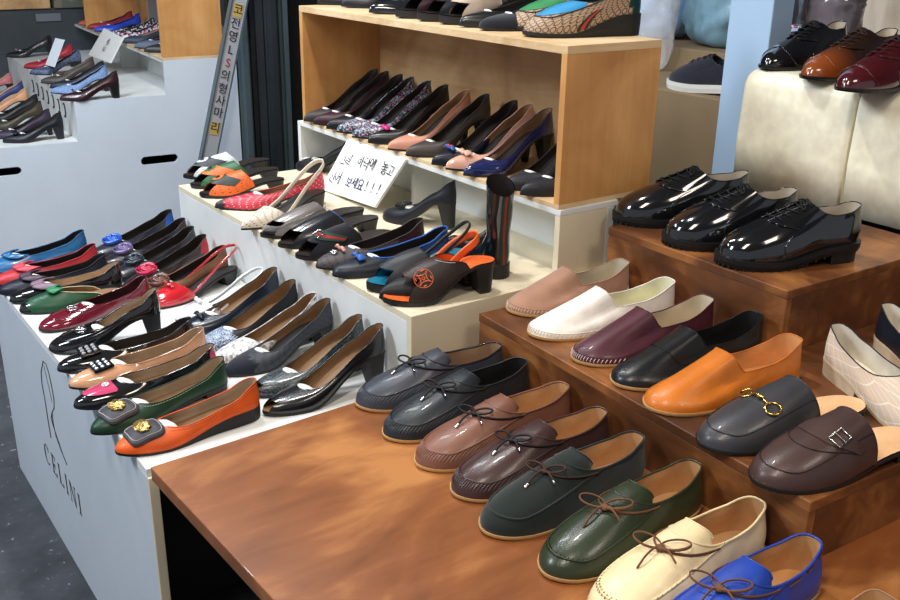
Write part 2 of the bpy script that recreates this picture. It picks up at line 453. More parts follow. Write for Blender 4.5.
    if p['sling']:
        b = MB(); t0 = p['cut']-.03; pts = []
        for i in range(25):
            f = i/24; th = lerp(math.acos(1-2*t0), 2*PI-math.acos(1-2*t0), f)
            g = sm(0, 1, min(f, 1-f)*2.2); P = s.outer(th); t = (1-math.cos(th))/2
            pts.append(Vector((P.x, s.cy(t)+(P.y-s.cy(t))*.93, P.z + .012 + g*(p['zheel']-.012))))
        rows = []
        for q in pts: rows.append([q+Vector((0, 0, -.0035)), q+Vector((0, 0, .0035))])
        rows2 = [[r[0]*1 + Vector((0, 0, 0)), r[1]] for r in rows]
        hh = p.get('sling_w', .004)
        b.tube(pts, 1, n=6, flat=(hh, .0010))
        b.build('slingback_strap', mats.get('strap', mats['upper']), root, smooth=True)
    if p.get('ring'):
        t = p['cut']-.03; b = MB(); q = Vector((s.X(t), s.cy(t)-s.w(t)*.96, s.zs(t)+.016))
        b.tube([q+Vector((.007*math.cos(a), 0, .007*math.sin(a))) for a in [2*PI*i/12 for i in range(12)]], .0012, n=5, closed=True)
        b.build('strap_ring', silver, root, smooth=True)
    for ex in p.get('extras', []):
        EX[ex[0]](s, root, mats, *ex[1:])
    return s

# ---------------------------------------------------------------- trimmings
EX = {}
def ex(f): EX[f.__name__] = f; return f
def apron_k(s, a, k0): return min(1, k0 + (1-k0)*sm(.35, 1, abs(a)/s.p.get('apron_a', 1.25))**1.4)
def apron_pts(s, k0, n=40, lift=.0005):
    A = s.p.get('apron_a', 1.25); out = []
    for i in range(n+1):
        a = lerp(-A, A, i/n); k = apron_k(s, a, k0); P, U, V, Nn = s.frame(a % (2*PI), k); out.append((P + Nn*lift, U, V, Nn, a, k))
    return out
@ex
def apron(s, root, mats, k0=.42, col=None, stitch=None, pucker=False, r=.0013):
    pts = apron_pts(s, k0); b = MB(); b.tube([q[0] for q in pts], r, n=6)
    b.build('apron_seam', col or mats['upper'], root, smooth=True)
    if stitch:
        st = MB()
        pt = apron_pts(s, k0, n=160); acc = 0
        for q0, q1 in zip(pt, pt[1:]):
            acc += (q1[0]-q0[0]).length
            if acc < .0052: continue
            acc = 0; P, U, V, Nn = q1[:4]
            st.tube([P - U*.0036 + Nn*.0004, P + Nn*.0012, P + U*.0036 + Nn*.0004], .0006, n=4)
        st.build('stitching', stitch, root)
    if pucker:
        pk = MB()
        for i in range(34):
            a = lerp(-1.0, 1.0, i/33); k1 = apron_k(s, a, k0)
            pk.tube([s.bez(a % (2*PI), lerp(k1*.45, k1, f)) for f in (0, .33, .66, 1)], lambda f: .0005+.0013*f, n=5)
        pk.build('puckers', mats['upper'], root, smooth=True)
@ex
def whip(s, root, mats, col, k0=.05, k1=.17, n=84, amax=2.9):
    st = MB()
    for i in range(n):
        a = lerp(-amax, amax, i/(n-1)); P0, U, V, Nn = s.frame(a % (2*PI), k0)
        out = [s.bez(a % (2*PI), k) for k in (k0, (k0+k1)/2, k1)]
        c = Vector((max(-.25*s.p['L'], min(.3*s.p['L'], P0.x)), s.cy(P0.x/s.p['L']+.5), P0.z)); d = (Vector((P0.x, P0.y, P0.z))-c); d.normalize()
        st.tube([out[0]+d*.0004, out[1]+d*.0011, out[2]+d*.0006], .0007, n=4)
    b = MB(); b.tube([s.bez((lerp(-amax, amax, i/60)) % (2*PI), k1+.015) for i in range(61)], .0009, n=5)
    st.build('whip_stitching', col, root); b.build('rand_seam', mats['upper'], root, smooth=True)
@ex
def moc_lace(s, root, mats, col, r=.0015, side=1, flat=None, k=.86, sc_=1.0):
    P, U, V, Nn = s.frame(0, k); sn = 1 if V.y > 0 else -1; ca, sa = math.cos(.55), -math.sin(.55)*sn; U, V = U*ca - V*sa, V*ca + U*sa; T0 = tf(P + Nn*.004, U, V, Nn); T = lambda v: T0(Vector(v)*sc_)
    b = MB()
    b.ball((0, 0, 0), 1, n=6, T=lambda v: T((v.x*.0042, v.y*.005, v.z*.0032)))
    for sg in (-1, 1):                         # two loops lying on the vamp
        dv = Vector((.42 if sg > 0 else .25, sg*.92)); nv = Vector((-dv.y, dv.x))*sg; la, lb = (.0150, .0070)
        lp = [T((dv.x*la*(1-math.cos(f))+nv.x*lb*math.sin(f), dv.y*la*(1-math.cos(f))+nv.y*lb*math.sin(f), .001+.0045*math.sin(f/2)-.004*(1-math.cos(f))/2*abs(dv.y))) for f in [2*PI*i/18 for i in range(19)]]
        b.tube(lp, r, n=6, flat=flat)
        en = [T((-.0*f - .026*f*(1 if sg > 0 else .55), sg*(.004+.013*f), .001+.003*math.sin(PI*f)-.0035*f)) for f in [i/8 for i in range(9)]]
        b.tube(en, r, n=6, flat=flat)
        cr = []                                # cord running to the eyelet at each side
        for i in range(9):
            f = i/8; a = f*1.15*sg; kk = min(1, lerp(k, .93, f)); q, U2, V2, N2 = s.frame(a % (2*PI), kk); cr.append(q + N2*.0018)
        b.tube(cr, r, n=6, flat=flat)
    b.build('lace_bow', col, root, smooth=True)
    if flat is None:
        for sg in (-1, 1):
            t = MB(); f0 = .9; e0 = T((-.026*(1 if sg > 0 else .55)*f0, sg*(.004+.013*f0), -.002)); e1 = T((-.031*(1 if sg > 0 else .55), sg*.0185, -.003))
            t.tube([e0, e1], r*1.35, n=6); t.build('lace_tip', mats.get('tip', silver), root, smooth=True)
@ex
def raised_tongue(s, root, mats, ln=.030, A=.95, rise=.18):
    b = MB(); rows = []; n = 16; edge = []
    for j in range(7):
        f = j/6; row = []
        for i in range(n+1):
            a = lerp(-A, A, i/n); P, U, V, Nn = s.frame(a % (2*PI), .90); P1 = s.bez(a % (2*PI), 1)
            e = ln*math.sqrt(max(0, 1-(a/A)**2)); d = (P1-P); d.normalize(); Uc = Vector((.96, 0, rise+.10)).normalized()
            q = P + Nn*.0012 + (P1-P)*min(1, f*2.2) + Uc*e*f + Vector((0, -(P.y-s.cy(.4))*.25*f, -.002*f*f))
            row.append(q)
        rows.append(row)
    b.grid(rows); b.tube(rows[-1], .0014, n=6); b.build('tongue', mats['upper'], root, smooth=True)
@ex
def side_lace(s, root, mats, col, r=.0012):
    for sg in (-1, 1):
        b = MB()
        for u0, u1 in ((1.45, 1.75), (1.95, 2.2), (2.4, 2.7)):
            pts = []
            for i in range(6):
                a = lerp(u0, u1, i/5)*sg; P, U, V, Nn = s.frame(a % (2*PI), .88); c = Vector((0, s.cy(.6), 0)); d = Vector((0, P.y-c.y, 0)).normalized()
                pts.append(P + d*.0008)
            b.tube(pts, r, n=5)
        b.build('side_lace', col, root, smooth=True)
@ex
def bow(s, root, mats, m, w=.026, h=.016, k=.9, two=False, n_=1):
    P, U, V, Nn = s.frame(0, k); T = tf(P + Nn*.003, U, V, Nn); b = MB()
    for q in range(n_):
        o = -q*.010
        for sg in (-1, 1):
            rows = []
            for i in range(7):
                f = i/6; y = sg*f*w; hw = h*(.35+.65*math.sin(min(1, f*1.15)*PI/2))*(1 if f < .98 else .9)/2; zz = .0015+.004*math.sin(PI*min(1, f))
                rows.append([T((o+math.cos(2*PI*j/10)*hw, y, q*.001+zz+math.sin(2*PI*j/10)*(zz*.9))) for j in range(10)])
            b.grid(rows, True); b.poly(rows[-1])
        b.ball(0, 1, n=6, T=lambda v, o=o: T((o+v.x*h*.42, v.y*.0045, .003+v.z*.0038)))
    b.build('bow', m, root, smooth=True)
@ex
def band_bow(s, root, mats, m, w=.024, k=.88, wrap=.75):
    """wide flat band pinched in the middle"""
    P, U, V, Nn = s.frame(0, k); b = MB(); rows = []
    for i in range(17):
        a = lerp(-wrap, wrap, i/16); q, U2, V2, N2 = s.frame(a % (2*PI), k); pin = .55+.45*min(1, abs(i-8)/4)
        l = .0025+.0035*min(1, abs(i-8)/3)
        rows.append([q + U2*(w/2*pin*math.cos(2*PI*j/8)) + N2*(l + .003*math.sin(2*PI*j/8)) for j in range(8)])
    b.grid(rows, True); b.poly(rows[0][::-1]); b.poly(rows[-1])
    T = tf(P, U, V, Nn); b.ball(0, 1, n=6, T=lambda v: T((v.x*w*.42, v.y*.006, .005+v.z*.004)))
    b.build('bow', m, root, smooth=True)
@ex
def rosette(s, root, mats, m, r=.025, k=.92):
    P, U, V, Nn = s.frame(0, k); T = tf(P + Nn*.004, U, V, Nn); b = MB(); pts = []
    rn = random.Random(3)
    for i in range(110):
        f = i/109; a = f*2*PI*4.6; rr = r*(1-f*.85)*(1+.08*math.sin(a*2.7)); pts.append(T((rr*math.cos(a), rr*1.15*math.sin(a), .002+.009*f+.0018*math.sin(a*3))))
    b.tube(pts, 1, n=6, flat=(.0052, .0012)); b.build('rosette', m, root, smooth=True)
@ex
def petals(s, root, mats, m, r=.016, k=.9):
    P, U, V, Nn = s.frame(0, k); T = tf(P + Nn*.004, U, V, Nn); b = MB()
    for i in range(22):
        a = i*2.4; rr = r*math.sqrt(i/22); c = Vector((rr*math.cos(a), rr*1.3*math.sin(a), .006-rr*.15))
        b.ball(0, 1, n=4, T=lambda v, c=c, a=a: T(c + Vector((v.x*.006*math.cos(a)-v.y*.003*math.sin(a), v.x*.006*math.sin(a)+v.y*.003*math.cos(a), v.z*.004))))
    b.build('flower', m, root, smooth=True)
@ex
def crystal_buckle(s, root, mats, pad, a=.013, k=.82, frame_m=None):
    P, U, V, Nn = s.frame(0, k); T = tf(P + Nn*.003, U, V, Nn)
    b = MB(); b.box((-a, -a*1.15, -.002), (a, a*1.15, .002), T=T); o = b.build('buckle_plate', pad, root)
    c = MB()
    for i in (-1, 0, 1):
        for j in (-1, 0, 1):
            g = a*.60; c.ball(0, 1, n=4, T=lambda v, i=i, j=j: T((i*g+v.x*g*.36, j*g*1.1+v.y*g*.40, .0024+v.z*.0026)))
    c.build('crystals', crystal, o)
@ex
def medallion_pad(s, root, mats, pad, edge, k=.74, a=.031):
    P, U, V, Nn = s.frame(0, k); T = tf(P + Nn*.0075, U, V, Nn); b = MB(); n = 28
    def sq(f, q): 
        c, d = math.cos(f), math.sin(f); return (a*abs(c)**.45*(1 if c > 0 else -1)*q, a*.95*abs(d)**.45*(1 if d > 0 else -1)*q)
    ring = lambda q, z: [T((*sq(2*PI*i/n, q), z-.42*(sq(2*PI*i/n, q)[1]**2)/.04 - .3*(sq(2*PI*i/n, q)[0]**2)/.05)) for i in range(n)]
    b.grid([ring(1, -.002), ring(1.0, .0015), ring(.93, .0028), ring(.5, .003), ring(.01, .003)], True)
    o = b.build('buckle_pad', pad, root, smooth=True)
    st = MB(); st.tube(ring(.86, .0034), .0006, n=4, closed=True); st.build('pad_stitching', edge, o)
    g = MB(); g.ball(0, 1, n=10, noise=.22, T=lambda v: T((v.x*.013, v.y*.017, .004+v.z*.004))); g.build('medallion', gold_dull, o)
@ex
def ornament(s, root, mats, m, k=.85, a=.010, b_=.014, name='metal_ornament', z=.003, rr=.0014):
    P, U, V, Nn = s.frame(0, k); T = tf(P + Nn*z, U, V, Nn); b = MB()
    b.tube([T((a*math.cos(2*PI*i/16), b_*math.sin(2*PI*i/16), 0)) for i in range(16)], rr, n=6, closed=True)
    b.tube([T((0, -b_, 0)), T((0, 0, .0015)), T((0, b_, 0))], rr, n=6)
    b.tube([T((a*.9, -b_*.3, 0)), T((-a*.9, b_*.3, .001))], rr, n=6)
    b.build(name, m, root, smooth=True)
@ex
def horsebit(s, root, mats, m, k=.80):
    P, U, V, Nn = s.frame(0, k); T0 = tf(P + Nn*.0045, U, V, Nn); T = lambda v: T0(Vector(v)*1.25); b = MB()
    for sg in (-1, 1):
        c = sg*.021; dz = -.0065
        b.tube([T((.0085*math.cos(2*PI*i/18), c+.0085*math.sin(2*PI*i/18), dz*(1+.35*sg*math.sin(2*PI*i/18)))) for i in range(18)], .0016, n=7, closed=True)
        b.tube([T((0, 0, 0)), T((.001, sg*.005, .0004)), T((-.001, sg*.009, -.001)), T((0, sg*.014, -.003))], lambda f: .0026-.0012*math.sin(PI*f), n=7)
    b.ball(0, 1, n=6, T=lambda v: T((v.x*.003, v.y*.003, v.z*.003)))
    b.build('horsebit', m, root, smooth=True)
def band_rows(s, k, wd, A, bend=0., lift=.0012, n=22):
    rows = []
    for i in range(n+1):
        a = lerp(-A, A, i/n); kk = k + bend*(abs(a)/A)**2; out = []
        for dk in (-wd, 0, wd):
            P, U, V, Nn = s.frame(a % (2*PI), max(0, min(1, kk+dk))); out.append(P + Nn*lift*(1.4 if dk == 0 else 1))
        rows.append(out)
    return rows
@ex
def strap(s, root, mats, m, k=.72, wd=.05, A=1.3, bend=.1, name='vamp_strap', lift=.0015):
    b = MB(); b.grid(band_rows(s, k, wd, A, bend, lift)); return b.build(name, m, root, smooth=True)
@ex
def web_strap(s, root, mats, k=.7, wd=.07, A=1.3, bend=0., cols=((22, 70, 50), (150, 30, 36), (22, 70, 50))):
    b = MB(); 
    for q in range(3):
        dk = (q-1)*wd*.66; b.grid(band_rows(s, k+dk, wd*.33, A, bend, .0016), mi=q)
    b.build('striped_strap', [leather(c, .7, 0, .1) for c in cols], root, smooth=True)
@ex
def side_buckle(s, root, mats, m, k=.72, a=-.75, w=.012, h=.009, bend=0.):
    P, U, V, Nn = s.frame(a % (2*PI), k); T = tf(P + Nn*.0035, U, V, Nn); b = MB()
    b.tube([T((-w, -h, 0)), T((w, -h, 0)), T((w, h, 0)), T((-w, h, 0))], .0014, n=5, closed=True)
    b.tube([T((0, -h, .0006)), T((0, h, .0006))], .001, n=5)
    b.build('buckle', m, root, smooth=True)
@ex
def penny_seam(s, root, mats, m, k=.62, A=1.1, bend=.0, r=.0009):
    b = MB(); b.tube([q[1] for q in band_rows(s, k, 0, A, bend, .0004)], r, n=5); b.build('seam', m, root, smooth=True)
@ex
def topstitch(s, root, mats, m, a0=.5, a1=2.9, k=.9, n=34, r=.0006):
    for sg in (-1, 1):
        b = MB()
        for i in range(n):
            a = lerp(a0, a1, i/n)*sg; a2 = lerp(a0, a1, (i+.6)/n)*sg; o = Vector((0, sg*.0009, .0003))
            b.tube([s.bez(a % (2*PI), k)+o, s.bez(a2 % (2*PI), k)+o], r, n=4)
        b.build('topstitching', m, root)
@ex
def laces_oxford(s, root, mats, m, n=5, derby=True):
    # eyestay flaps, tongue and rows of laces over the instep
    p = s.p; fl = MB(); lc = MB(); rows = []
    for sg in (-1, 1):
        rr = []
        for i in range(9):
            f = i/8; row = []
            for j in range(5):
                a = sg*lerp(.16, .95, j/4); k = lerp(.66, 1.0, f); k = min(1, k + (0 if j else 0)); P, U, V, Nn = s.frame(a % (2*PI), k)
                row.append(P + Nn*(.0022 if j < 4 else .0004))
            rr.append(row)
        fl.grid(rr)
        fl.tube([r[0] for r in rr], .0014, n=5)
        fl.tube([rr[0][j] for j in range(5)], .0012, n=5)
    fl.build('eyestay', mats['upper'], root, smooth=True)
    for i in range(n):
        k = lerp(.71, .985, i/(n-1)); pts = []
        for j in range(9):
            a = lerp(-.42, .42, j/8); P, U, V, Nn = s.frame(a % (2*PI), min(1, k + .01*math.sin(i+j))); pts.append(P + Nn*(.0034 + .001*math.cos(a*4)))
        lc.tube(pts, .0013, n=6)
    P, U, V, Nn = s.frame(0, .96); T = tf(P + Nn*.005, U, V, Nn)
    for sg in (-1, 1):
        lc.tube([T((-.004*(1-math.cos(f))+.004*math.sin(f), sg*.011*(1-math.cos(f)), .001-.004*(1-math.cos(f)))) for f in [2*PI*i/14 for i in range(15)]], .0011, n=6)
        lc.tube([T((-.012*f, sg*(.002+.018*f), .001-.008*f)) for f in [i/6 for i in range(7)]], .0011, n=6)
    lc.build('laces', m, root, smooth=True)
    tg = MB(); rr = []
    for i in range(5):
        f = i/4; rr.append([T((f*.012, y*.015*(1-.2*f*f), -.001 + f*.001 - .004*y*y)) for y in (-1, -.5, 0, .5, 1)])
    tg.grid(rr); tg.build('tongue', mats['upper'], root, smooth=True)
@ex
def quarter_seam(s, root, mats, m):
    for sg in (-1, 1):
        b = MB(); pts = []
        for i in range(12):
            f = i/11; a = sg*lerp(1.0, 1.35, f*f); pts.append(s.frame(a % (2*PI), lerp(.7, .04, f))[0] + Vector((0, sg*.0006, .0003)))
        b.tube(pts, .0009, n=5)
        b.build('quarter_seam', m, root, smooth=True)
@ex
def toecap_seam(s, root, mats, m, k=.45, A=.9):
    b = MB(); b.tube([q[1] for q in band_rows(s, k, 0, A, -.42, .0006)], .0011, n=5); b.build('toe_cap_seam', m, root, smooth=True)
@ex
def emblem(s, root, mats, m, k=.5, a=-.75, r=.018, z=.0012):
    """round pierced emblem on the side of the vamp"""
    P, U, V, Nn = s.frame(a % (2*PI), k); T = tf(P + Nn*z, U, V, Nn); b = MB()
    b.tube([T((r*math.cos(2*PI*i/24), r*math.sin(2*PI*i/24), 0)) for i in range(24)], .0006, n=4, closed=True)
    for q in range(4):
        an = q*PI/2+.3; c, d = math.cos(an), math.sin(an)
        R = lambda x, y: T((x*c-y*d, x*d+y*c, .0003))
        b.tube([R(r*.25, r*.22), R(r*.62, 0), R(r*.25, -r*.22)], .0012, n=4)
        b.tube([R(r*.62, 0), R(r*.85, 0)], .0012, n=4); b.tube([R(r*.8, r*.35), R(r*.55, r*.55)], .0012, n=4)
    b.tube([T((r*.16*math.cos(2*PI*i/10), r*.16*math.sin(2*PI*i/10), 0)) for i in range(10)], .0008, n=4, closed=True)
    b.build('round_emblem', m, root)
@ex
def patch(s, root, mats, m, k=.5, A0=-1.1, A1=.2, wd=.2, lift=.001, name='patch'):
    b = MB(); rows = []
    for i in range(13):
        a = lerp(A0, A1, i/12); q = math.sin(PI*i/12)**.6
        row = []
        for j in range(5):
            P, U, V, Nn = s.frame(a % (2*PI), max(0, min(1, k + (j/2-1)*wd*q))); row.append(P+Nn*lift)
        rows.append(row)
    b.grid(rows); b.build(name, m, root, smooth=True)
gold_dull = plain('brushed_gold_metal', (206, 176, 110), .35, 1.)
crystal = plain('clear_crystal', (235, 238, 245), .05, .6)

def shoe(kind, cat, label, group, toe, heel, z, p, mats, zh=.045, dz=0., L=None, rot=0, toe_h=.012, xmax=None):
    """toe / heel: where tip and heel back sit in view on the surface at height z (zh = height of the seen heel edge)"""
    A = at(toe[0], toe[1], z+toe_h) if not isinstance(toe, Vector) else toe
    B = (A + Vector((.23, -.01, 0)) if heel is None else at(heel[0], heel[1], z+zh)) if not isinstance(heel, Vector) else heel
    A = Vector((A.x, A.y, z)); B = Vector((B.x, B.y, z)); q = dict(BASE); q.update(p)
    d = B-A; ln = d.length; q['L'] = L or max(q['L']*.86, min(q['L']*1.16, ln)); d.normalize()
    C = A + d*q['L']/2; q['L'] *= q.get('fit', 1)
    C += d*q.get('shift', 0)
    if xmax == 'crate': xmax = 1.027 - (1.326-C.y)*.056
    if xmax and C.x + d.x*q['L']/2 > xmax: C.x -= C.x + d.x*q['L']/2 - xmax
    root = empty(kind, (C.x, C.y, z+dz), math.atan2(d.y, d.x)+rot, label, cat, group)
    mm = dict(lining=insole_brown, insole=insole_brown, sole=black_rub, heel=black_rub, binding=mats.get('upper')); mm.update(mats)
    build_shoe(q, root, mm)
    LOG.append((kind, label[:50], round(ln, 3), tuple(round(v, 3) for v in C[:2])))
    return root
LOG = []
# ---------------------------------------------------------------- setting
asph, nt, pb = nodes_mat('dark_asphalt'); mpx = texco(nt)
na = N(nt, 'ShaderNodeTexNoise', Scale=6, Detail=8, Roughness=.7); nt.links.new(mpx.outputs[0], na.inputs['Vector'])
nb = N(nt, 'ShaderNodeTexNoise', Scale=48, Detail=3, Roughness=.8); nt.links.new(mpx.outputs[0], nb.inputs['Vector'])
r1 = ramp(nt, [(.35, rgb((40, 42, 47))), (.65, rgb((66, 69, 75)))]); nt.links.new(na.outputs[0], r1.inputs[0])
r2 = ramp(nt, [(.665, (0, 0, 0, 1)), (.70, (1, 1, 1, 1))]); nt.links.new(nb.outputs[0], r2.inputs[0])
mxn = nt.nodes.new('ShaderNodeMix'); mxn.data_type = 'RGBA'; nt.links.new(r2.outputs[0], mxn.inputs[0]); nt.links.new(r1.outputs[0], mxn.inputs[6]); mxn.inputs[7].default_value = rgb((150, 152, 156))
nt.links.new(mxn.outputs[2], pb.inputs['Base Color']); pb.inputs['Roughness'].default_value = .75
o = boxobj('floor', (-3, -2.5, -.1), (3.6, 9.0, 0), asph, bevel=0); tag(o, kind='structure')
o = boxobj('wall_back', (3.45, -2.5, 0), (3.6, 9.0, 2.8), painted('dark_grey_wall', (70, 72, 78), .3, .8), bevel=0); tag(o, kind='structure')
o = boxobj('wall_far', (-3, 8.85, 0), (3.45, 9.0, 2.8), painted('grey_shutter_wall', (76, 82, 90), .3, .8), bevel=0); tag(o, kind='structure')
o = boxobj('ceiling', (-3, -2.5, 2.7), (3.6, 9.0, 2.8), painted('pale_ceiling', (150, 152, 155), .1, .8), bevel=0); tag(o, kind='structure')

ZK = .952; K_ = 1.16; ZTAB = H-.66*K_; Z2 = H-.5755*K_; Z3 = H-.474*K_; ZC = H-.245*K_
ZL, ZM, ZS, ZT = .548, .706, .856, 1.163          # lower tier, upper tier, shelf, cabinet top
def holed(name, outer, holes, axis, pos, th, m, parent):
    """board with cut-outs; outer/holes in (a, z); axis 'y' = board normal along y"""
    from mathutils.geometry import tessellate_polygon
    V3 = lambda p: Vector((p[0], p[1], 0)); loops = [[V3(p) for p in outer]] + [[V3(p) for p in h] for h in holes]
    flat = [p for l in loops for p in l]; tris = tessellate_polygon(loops); b = MB()
    for off in (0, th):
        base = len(b.v); b.v += [(p.x, pos+off, p.y) for p in flat]
        for t in tris: b.f.append(tuple(base+i for i in t)); b.m.append(0)
    for l in loops:
        n = len(l)
        for i in range(n):
            p, q = l[i], l[(i+1) % n]; base = len(b.v)
            b.v += [(p.x, pos, p.y), (q.x, pos, q.y), (q.x, pos+th, q.y), (p.x, pos+th, p.y)]; b.f.append((base, base+1, base+2, base+3)); b.m.append(0)
    return b.build(name, m, parent)
def slot(cx, cz, w, h):
    r = h/2; out = []
    for sg, a0 in ((1, -PI/2), (-1, PI/2)):
        for i in range(9): a = a0 + PI*i/8; out.append((cx + sg*(w/2-r) + r*math.cos(a), cz + r*math.sin(a)))
    return out
def loc_parts(root):                                # parts written in world coordinates -> root's own
    for ch in root.children: ch.location = ch.location - root.location

def stand(y0, y1, dx, root, panel_m, side_m, open_end):
    P = lambda n, lo, hi, m, bv=.0012: boxobj(n, (lo[0]+dx-root.location.x, lo[1]-root.location.y, lo[2]), (hi[0]+dx-root.location.x, hi[1]-root.location.y, hi[2]), m, root, bv)
    t = .016
    fp = P('front_panel', (.407, y0, 0), (.407+t, y1, ZL-.014), panel_m)
    P('lower_tier_board', (.407, y0, ZL-.014), (.906, y1, ZL), white_paint)
    P('riser_panel', (.906, y0, ZL-.3), (.906+t, y1, ZM-.014), white_paint)
    P('upper_tier_board', (.906, y0, ZM-.014), (1.44, y1, ZM), cream_board if open_end else white_paint)
    P('shelf_board', (1.27, y0, ZS-.022), (1.43, y1, ZS-.010), white_paint)
    P('shelf_back', (1.40, y0, ZM), (1.42, y1, ZS-.022), white_paint)
    P('shelf_divider', (1.31, (y0+y1)/2+.02, ZM), (1.40, (y0+y1)/2+.034, ZS-.022), white_paint)
    P('shelf_end', (1.31 if 0 else 1.27, y1-t, ZM), (1.40, y1, ZS-.022), white_paint)
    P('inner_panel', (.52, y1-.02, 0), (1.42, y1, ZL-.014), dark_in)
    return fp
A = empty('tiered_display_stand', (.9, 1.93, 0), 0, 'white tiered display stand with a black brand name and line drawing on its front panel', 'display stand')
fp = stand(1.379, 2.50, 0, A, panel_blue, cream_board, True)
def PA(n, lo, hi, m, bv=.0012): return boxobj(n, (lo[0]-.9, lo[1]-1.93, lo[2]), (hi[0]-.9, hi[1]-1.93, hi[2]), m, A, bv)
PA('end_panel', (.906, 1.364, 0), (1.44, 1.379, ZM), cream_board)
PA('shelf_end', (1.2705, 1.3795, ZM), (1.42, 1.395, ZS-.022), cream_board)
PA('end_trim', (.407, 1.372, 0), (.423, 1.379, ZL-.014), cream_board)
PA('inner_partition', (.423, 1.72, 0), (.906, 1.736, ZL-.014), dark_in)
PA('back_panel', (1.42, 1.379, 0), (1.436, 2.47, ZM-.014), white_paint)
# lettering and drawing on the front panel: (u, v) = (towards the near end, up)
ink = plain('black_print', (28, 28, 32), .6)
lt = MB()
def LW(u, v, x=-.0006): return Vector((.407+x-.9, 2.142-u-1.93, .196+v))
def quad(pts): lt.prism([LW(*p) for p in pts], (-.0004, 0, 0))
hC = .050
def rect(u0, v0, u1, v1): quad([(u0, v0), (u1, v0), (u1, v1), (u0, v1)])
def serif_stem(u, w=.0062):
    rect(u-w/2, 0, u+w/2, hC); rect(u-w*1.1, 0, u+w*1.1, .0022); rect(u-w*1.1, hC-.0022, u+w*1.1, hC)
cc = []
for i in range(25):                               # C
    a = math.radians(48 + 264*i/24); cc.append(a)
for a, b_ in zip(cc, cc[1:]):
    f = lambda a, o: (.020 + (.022 - o*(.2+1*abs(math.cos(a))))*math.cos(a), hC/2 + (hC/2+.001 - o*.35)*math.sin(a))
    quad([f(a, 0), f(b_, 0), f(b_, .0062), f(a, .0062)])
rect(.033, hC*.72, .0355, hC*.97)
u = .068; serif_stem(u)                           # E
rect(u, 0, u+.027, .0026); rect(u, hC-.0026, u+.025, hC); rect(u, hC/2-.0013, u+.018, hC/2+.0013)
rect(u+.0245, 0, u+.027, .011); rect(u+.0228, hC-.010, u+.025, hC); rect(u+.016, hC/2-.006, u+.018, hC/2+.006)
u = .122; serif_stem(u); rect(u, 0, u+.026, .0026); rect(u+.0238, 0, u+.026, .012)   # L
serif_stem(.176)                                  # I
u = .206; rect(u-.001, 0, u+.001, hC); rect(u-.005, 0, u+.005, .002); rect(u-.006, hC-.002, u+.003, hC)    # N
quad([(u-.001, hC), (u+.006, hC), (u+.035, 0), (u+.031, 0)]); rect(u+.033, 0, u+.035, hC); rect(u+.029, hC-.002, u+.040, hC)
serif_stem(.272)
lt.build('lettering', ink, fp, loc=-fp.location)
dr = MB()
def DP(px, py): p = atx(px, py, .4062); return p - Vector((.9, 1.93, 0))
L1 = [(43, 361), (41, 372), (42, 384), (45, 400), (48, 420), (51, 438)]
L2 = [(43, 361), (46, 364), (49, 374), (52, 388), (54, 400), (54, 408), (52, 412), (51, 418), (54, 428), (58, 440), (63, 455), (67, 465)]
L3 = [(52, 412), (53, 422), (56, 436), (61, 450), (67, 465)]
for ln_ in (L1, L2, L3): dr.tube([DP(*p) for p in ln_], .0009, n=4)
dr.tube([DP(44, 366), DP(46, 375), DP(49, 388), DP(52, 402)], .0005, n=4)
dr.build('line_drawing', ink, fp, loc=-fp.location)

B = empty('tiered_display_stand', (1.0, 4.5, 0), 0, 'white tiered display stand at the back left, its stepped grey side panel with slot handles', 'display stand')
stand(3.986, 5.7, .143, B, panel_blue, panel_blue, False)
dxb = .143
prof = [(.407+dxb, 0), (1.575+dxb, 0), (1.575+dxb, ZS-.010), (1.27+dxb, ZS-.010), (1.27+dxb, ZM), (.906+dxb, ZM), (.906+dxb, ZL), (.407+dxb, ZL)]
hp = holed('side_panel', prof, [slot(.775, .456, .10, .032), slot(1.362, .443, .155, .036)], 'y', 3.97, .016, panel_blue, B); hp.location = -B.location
# lettering on the riser behind the shoes
f2 = MB()
for i in range(7):
    y = 4.9 - i*.12; f2.tube([Vector((.905+dxb-.001, y+.02*math.cos(a), .64+.028*math.sin(a))) for a in [math.radians(60+d*24) for d in range(11)]], .003, n=4)
bb = f2.build('riser_lettering', ink, B); bb.location = -B.location

def shelf_box(y0, y1, x0, x1, name, label, zt, split):
    root = empty(name, ((x0+x1)/2, (y0+y1)/2, ZS-.010), 0, label, 'shelf cabinet'); L_ = root.location
    def P(n, lo, hi, m): return boxobj(n, tuple(a-b for a, b in zip(lo, L_)), tuple(a-b for a, b in zip(hi, L_)), m, root, .0008)
    t = .016
    P('bottom_board', (x0, y0, ZS-.010), (x1, y1, ZS+.0), edge_wood)
    P('top_board', (x0, y0, zt-t), (x1, y1, zt), edge_wood)
    P('side_board', (x0, y0, ZS), (x1, y0+t, zt-t), oak_side)
    P('side_board', (x0, y1-t, ZS), (x1, y1, zt-t), oak_side)
    P('back_board', (x1-.008, y0+t, ZS), (x1, y1-t, zt-t), oak_back)
    return root
shelf_box(1.385, 2.465, 1.27, 1.525, 'open_shelf_cabinet', 'light oak open shelf cabinet in the middle, high heels inside and shoes on top', ZT, 0)
CB = shelf_box(3.97, 5.36, 1.41, 1.665, 'open_shelf_cabinet', 'light oak open shelf cabinet at the top left of the back stand', ZT+.06, 0)

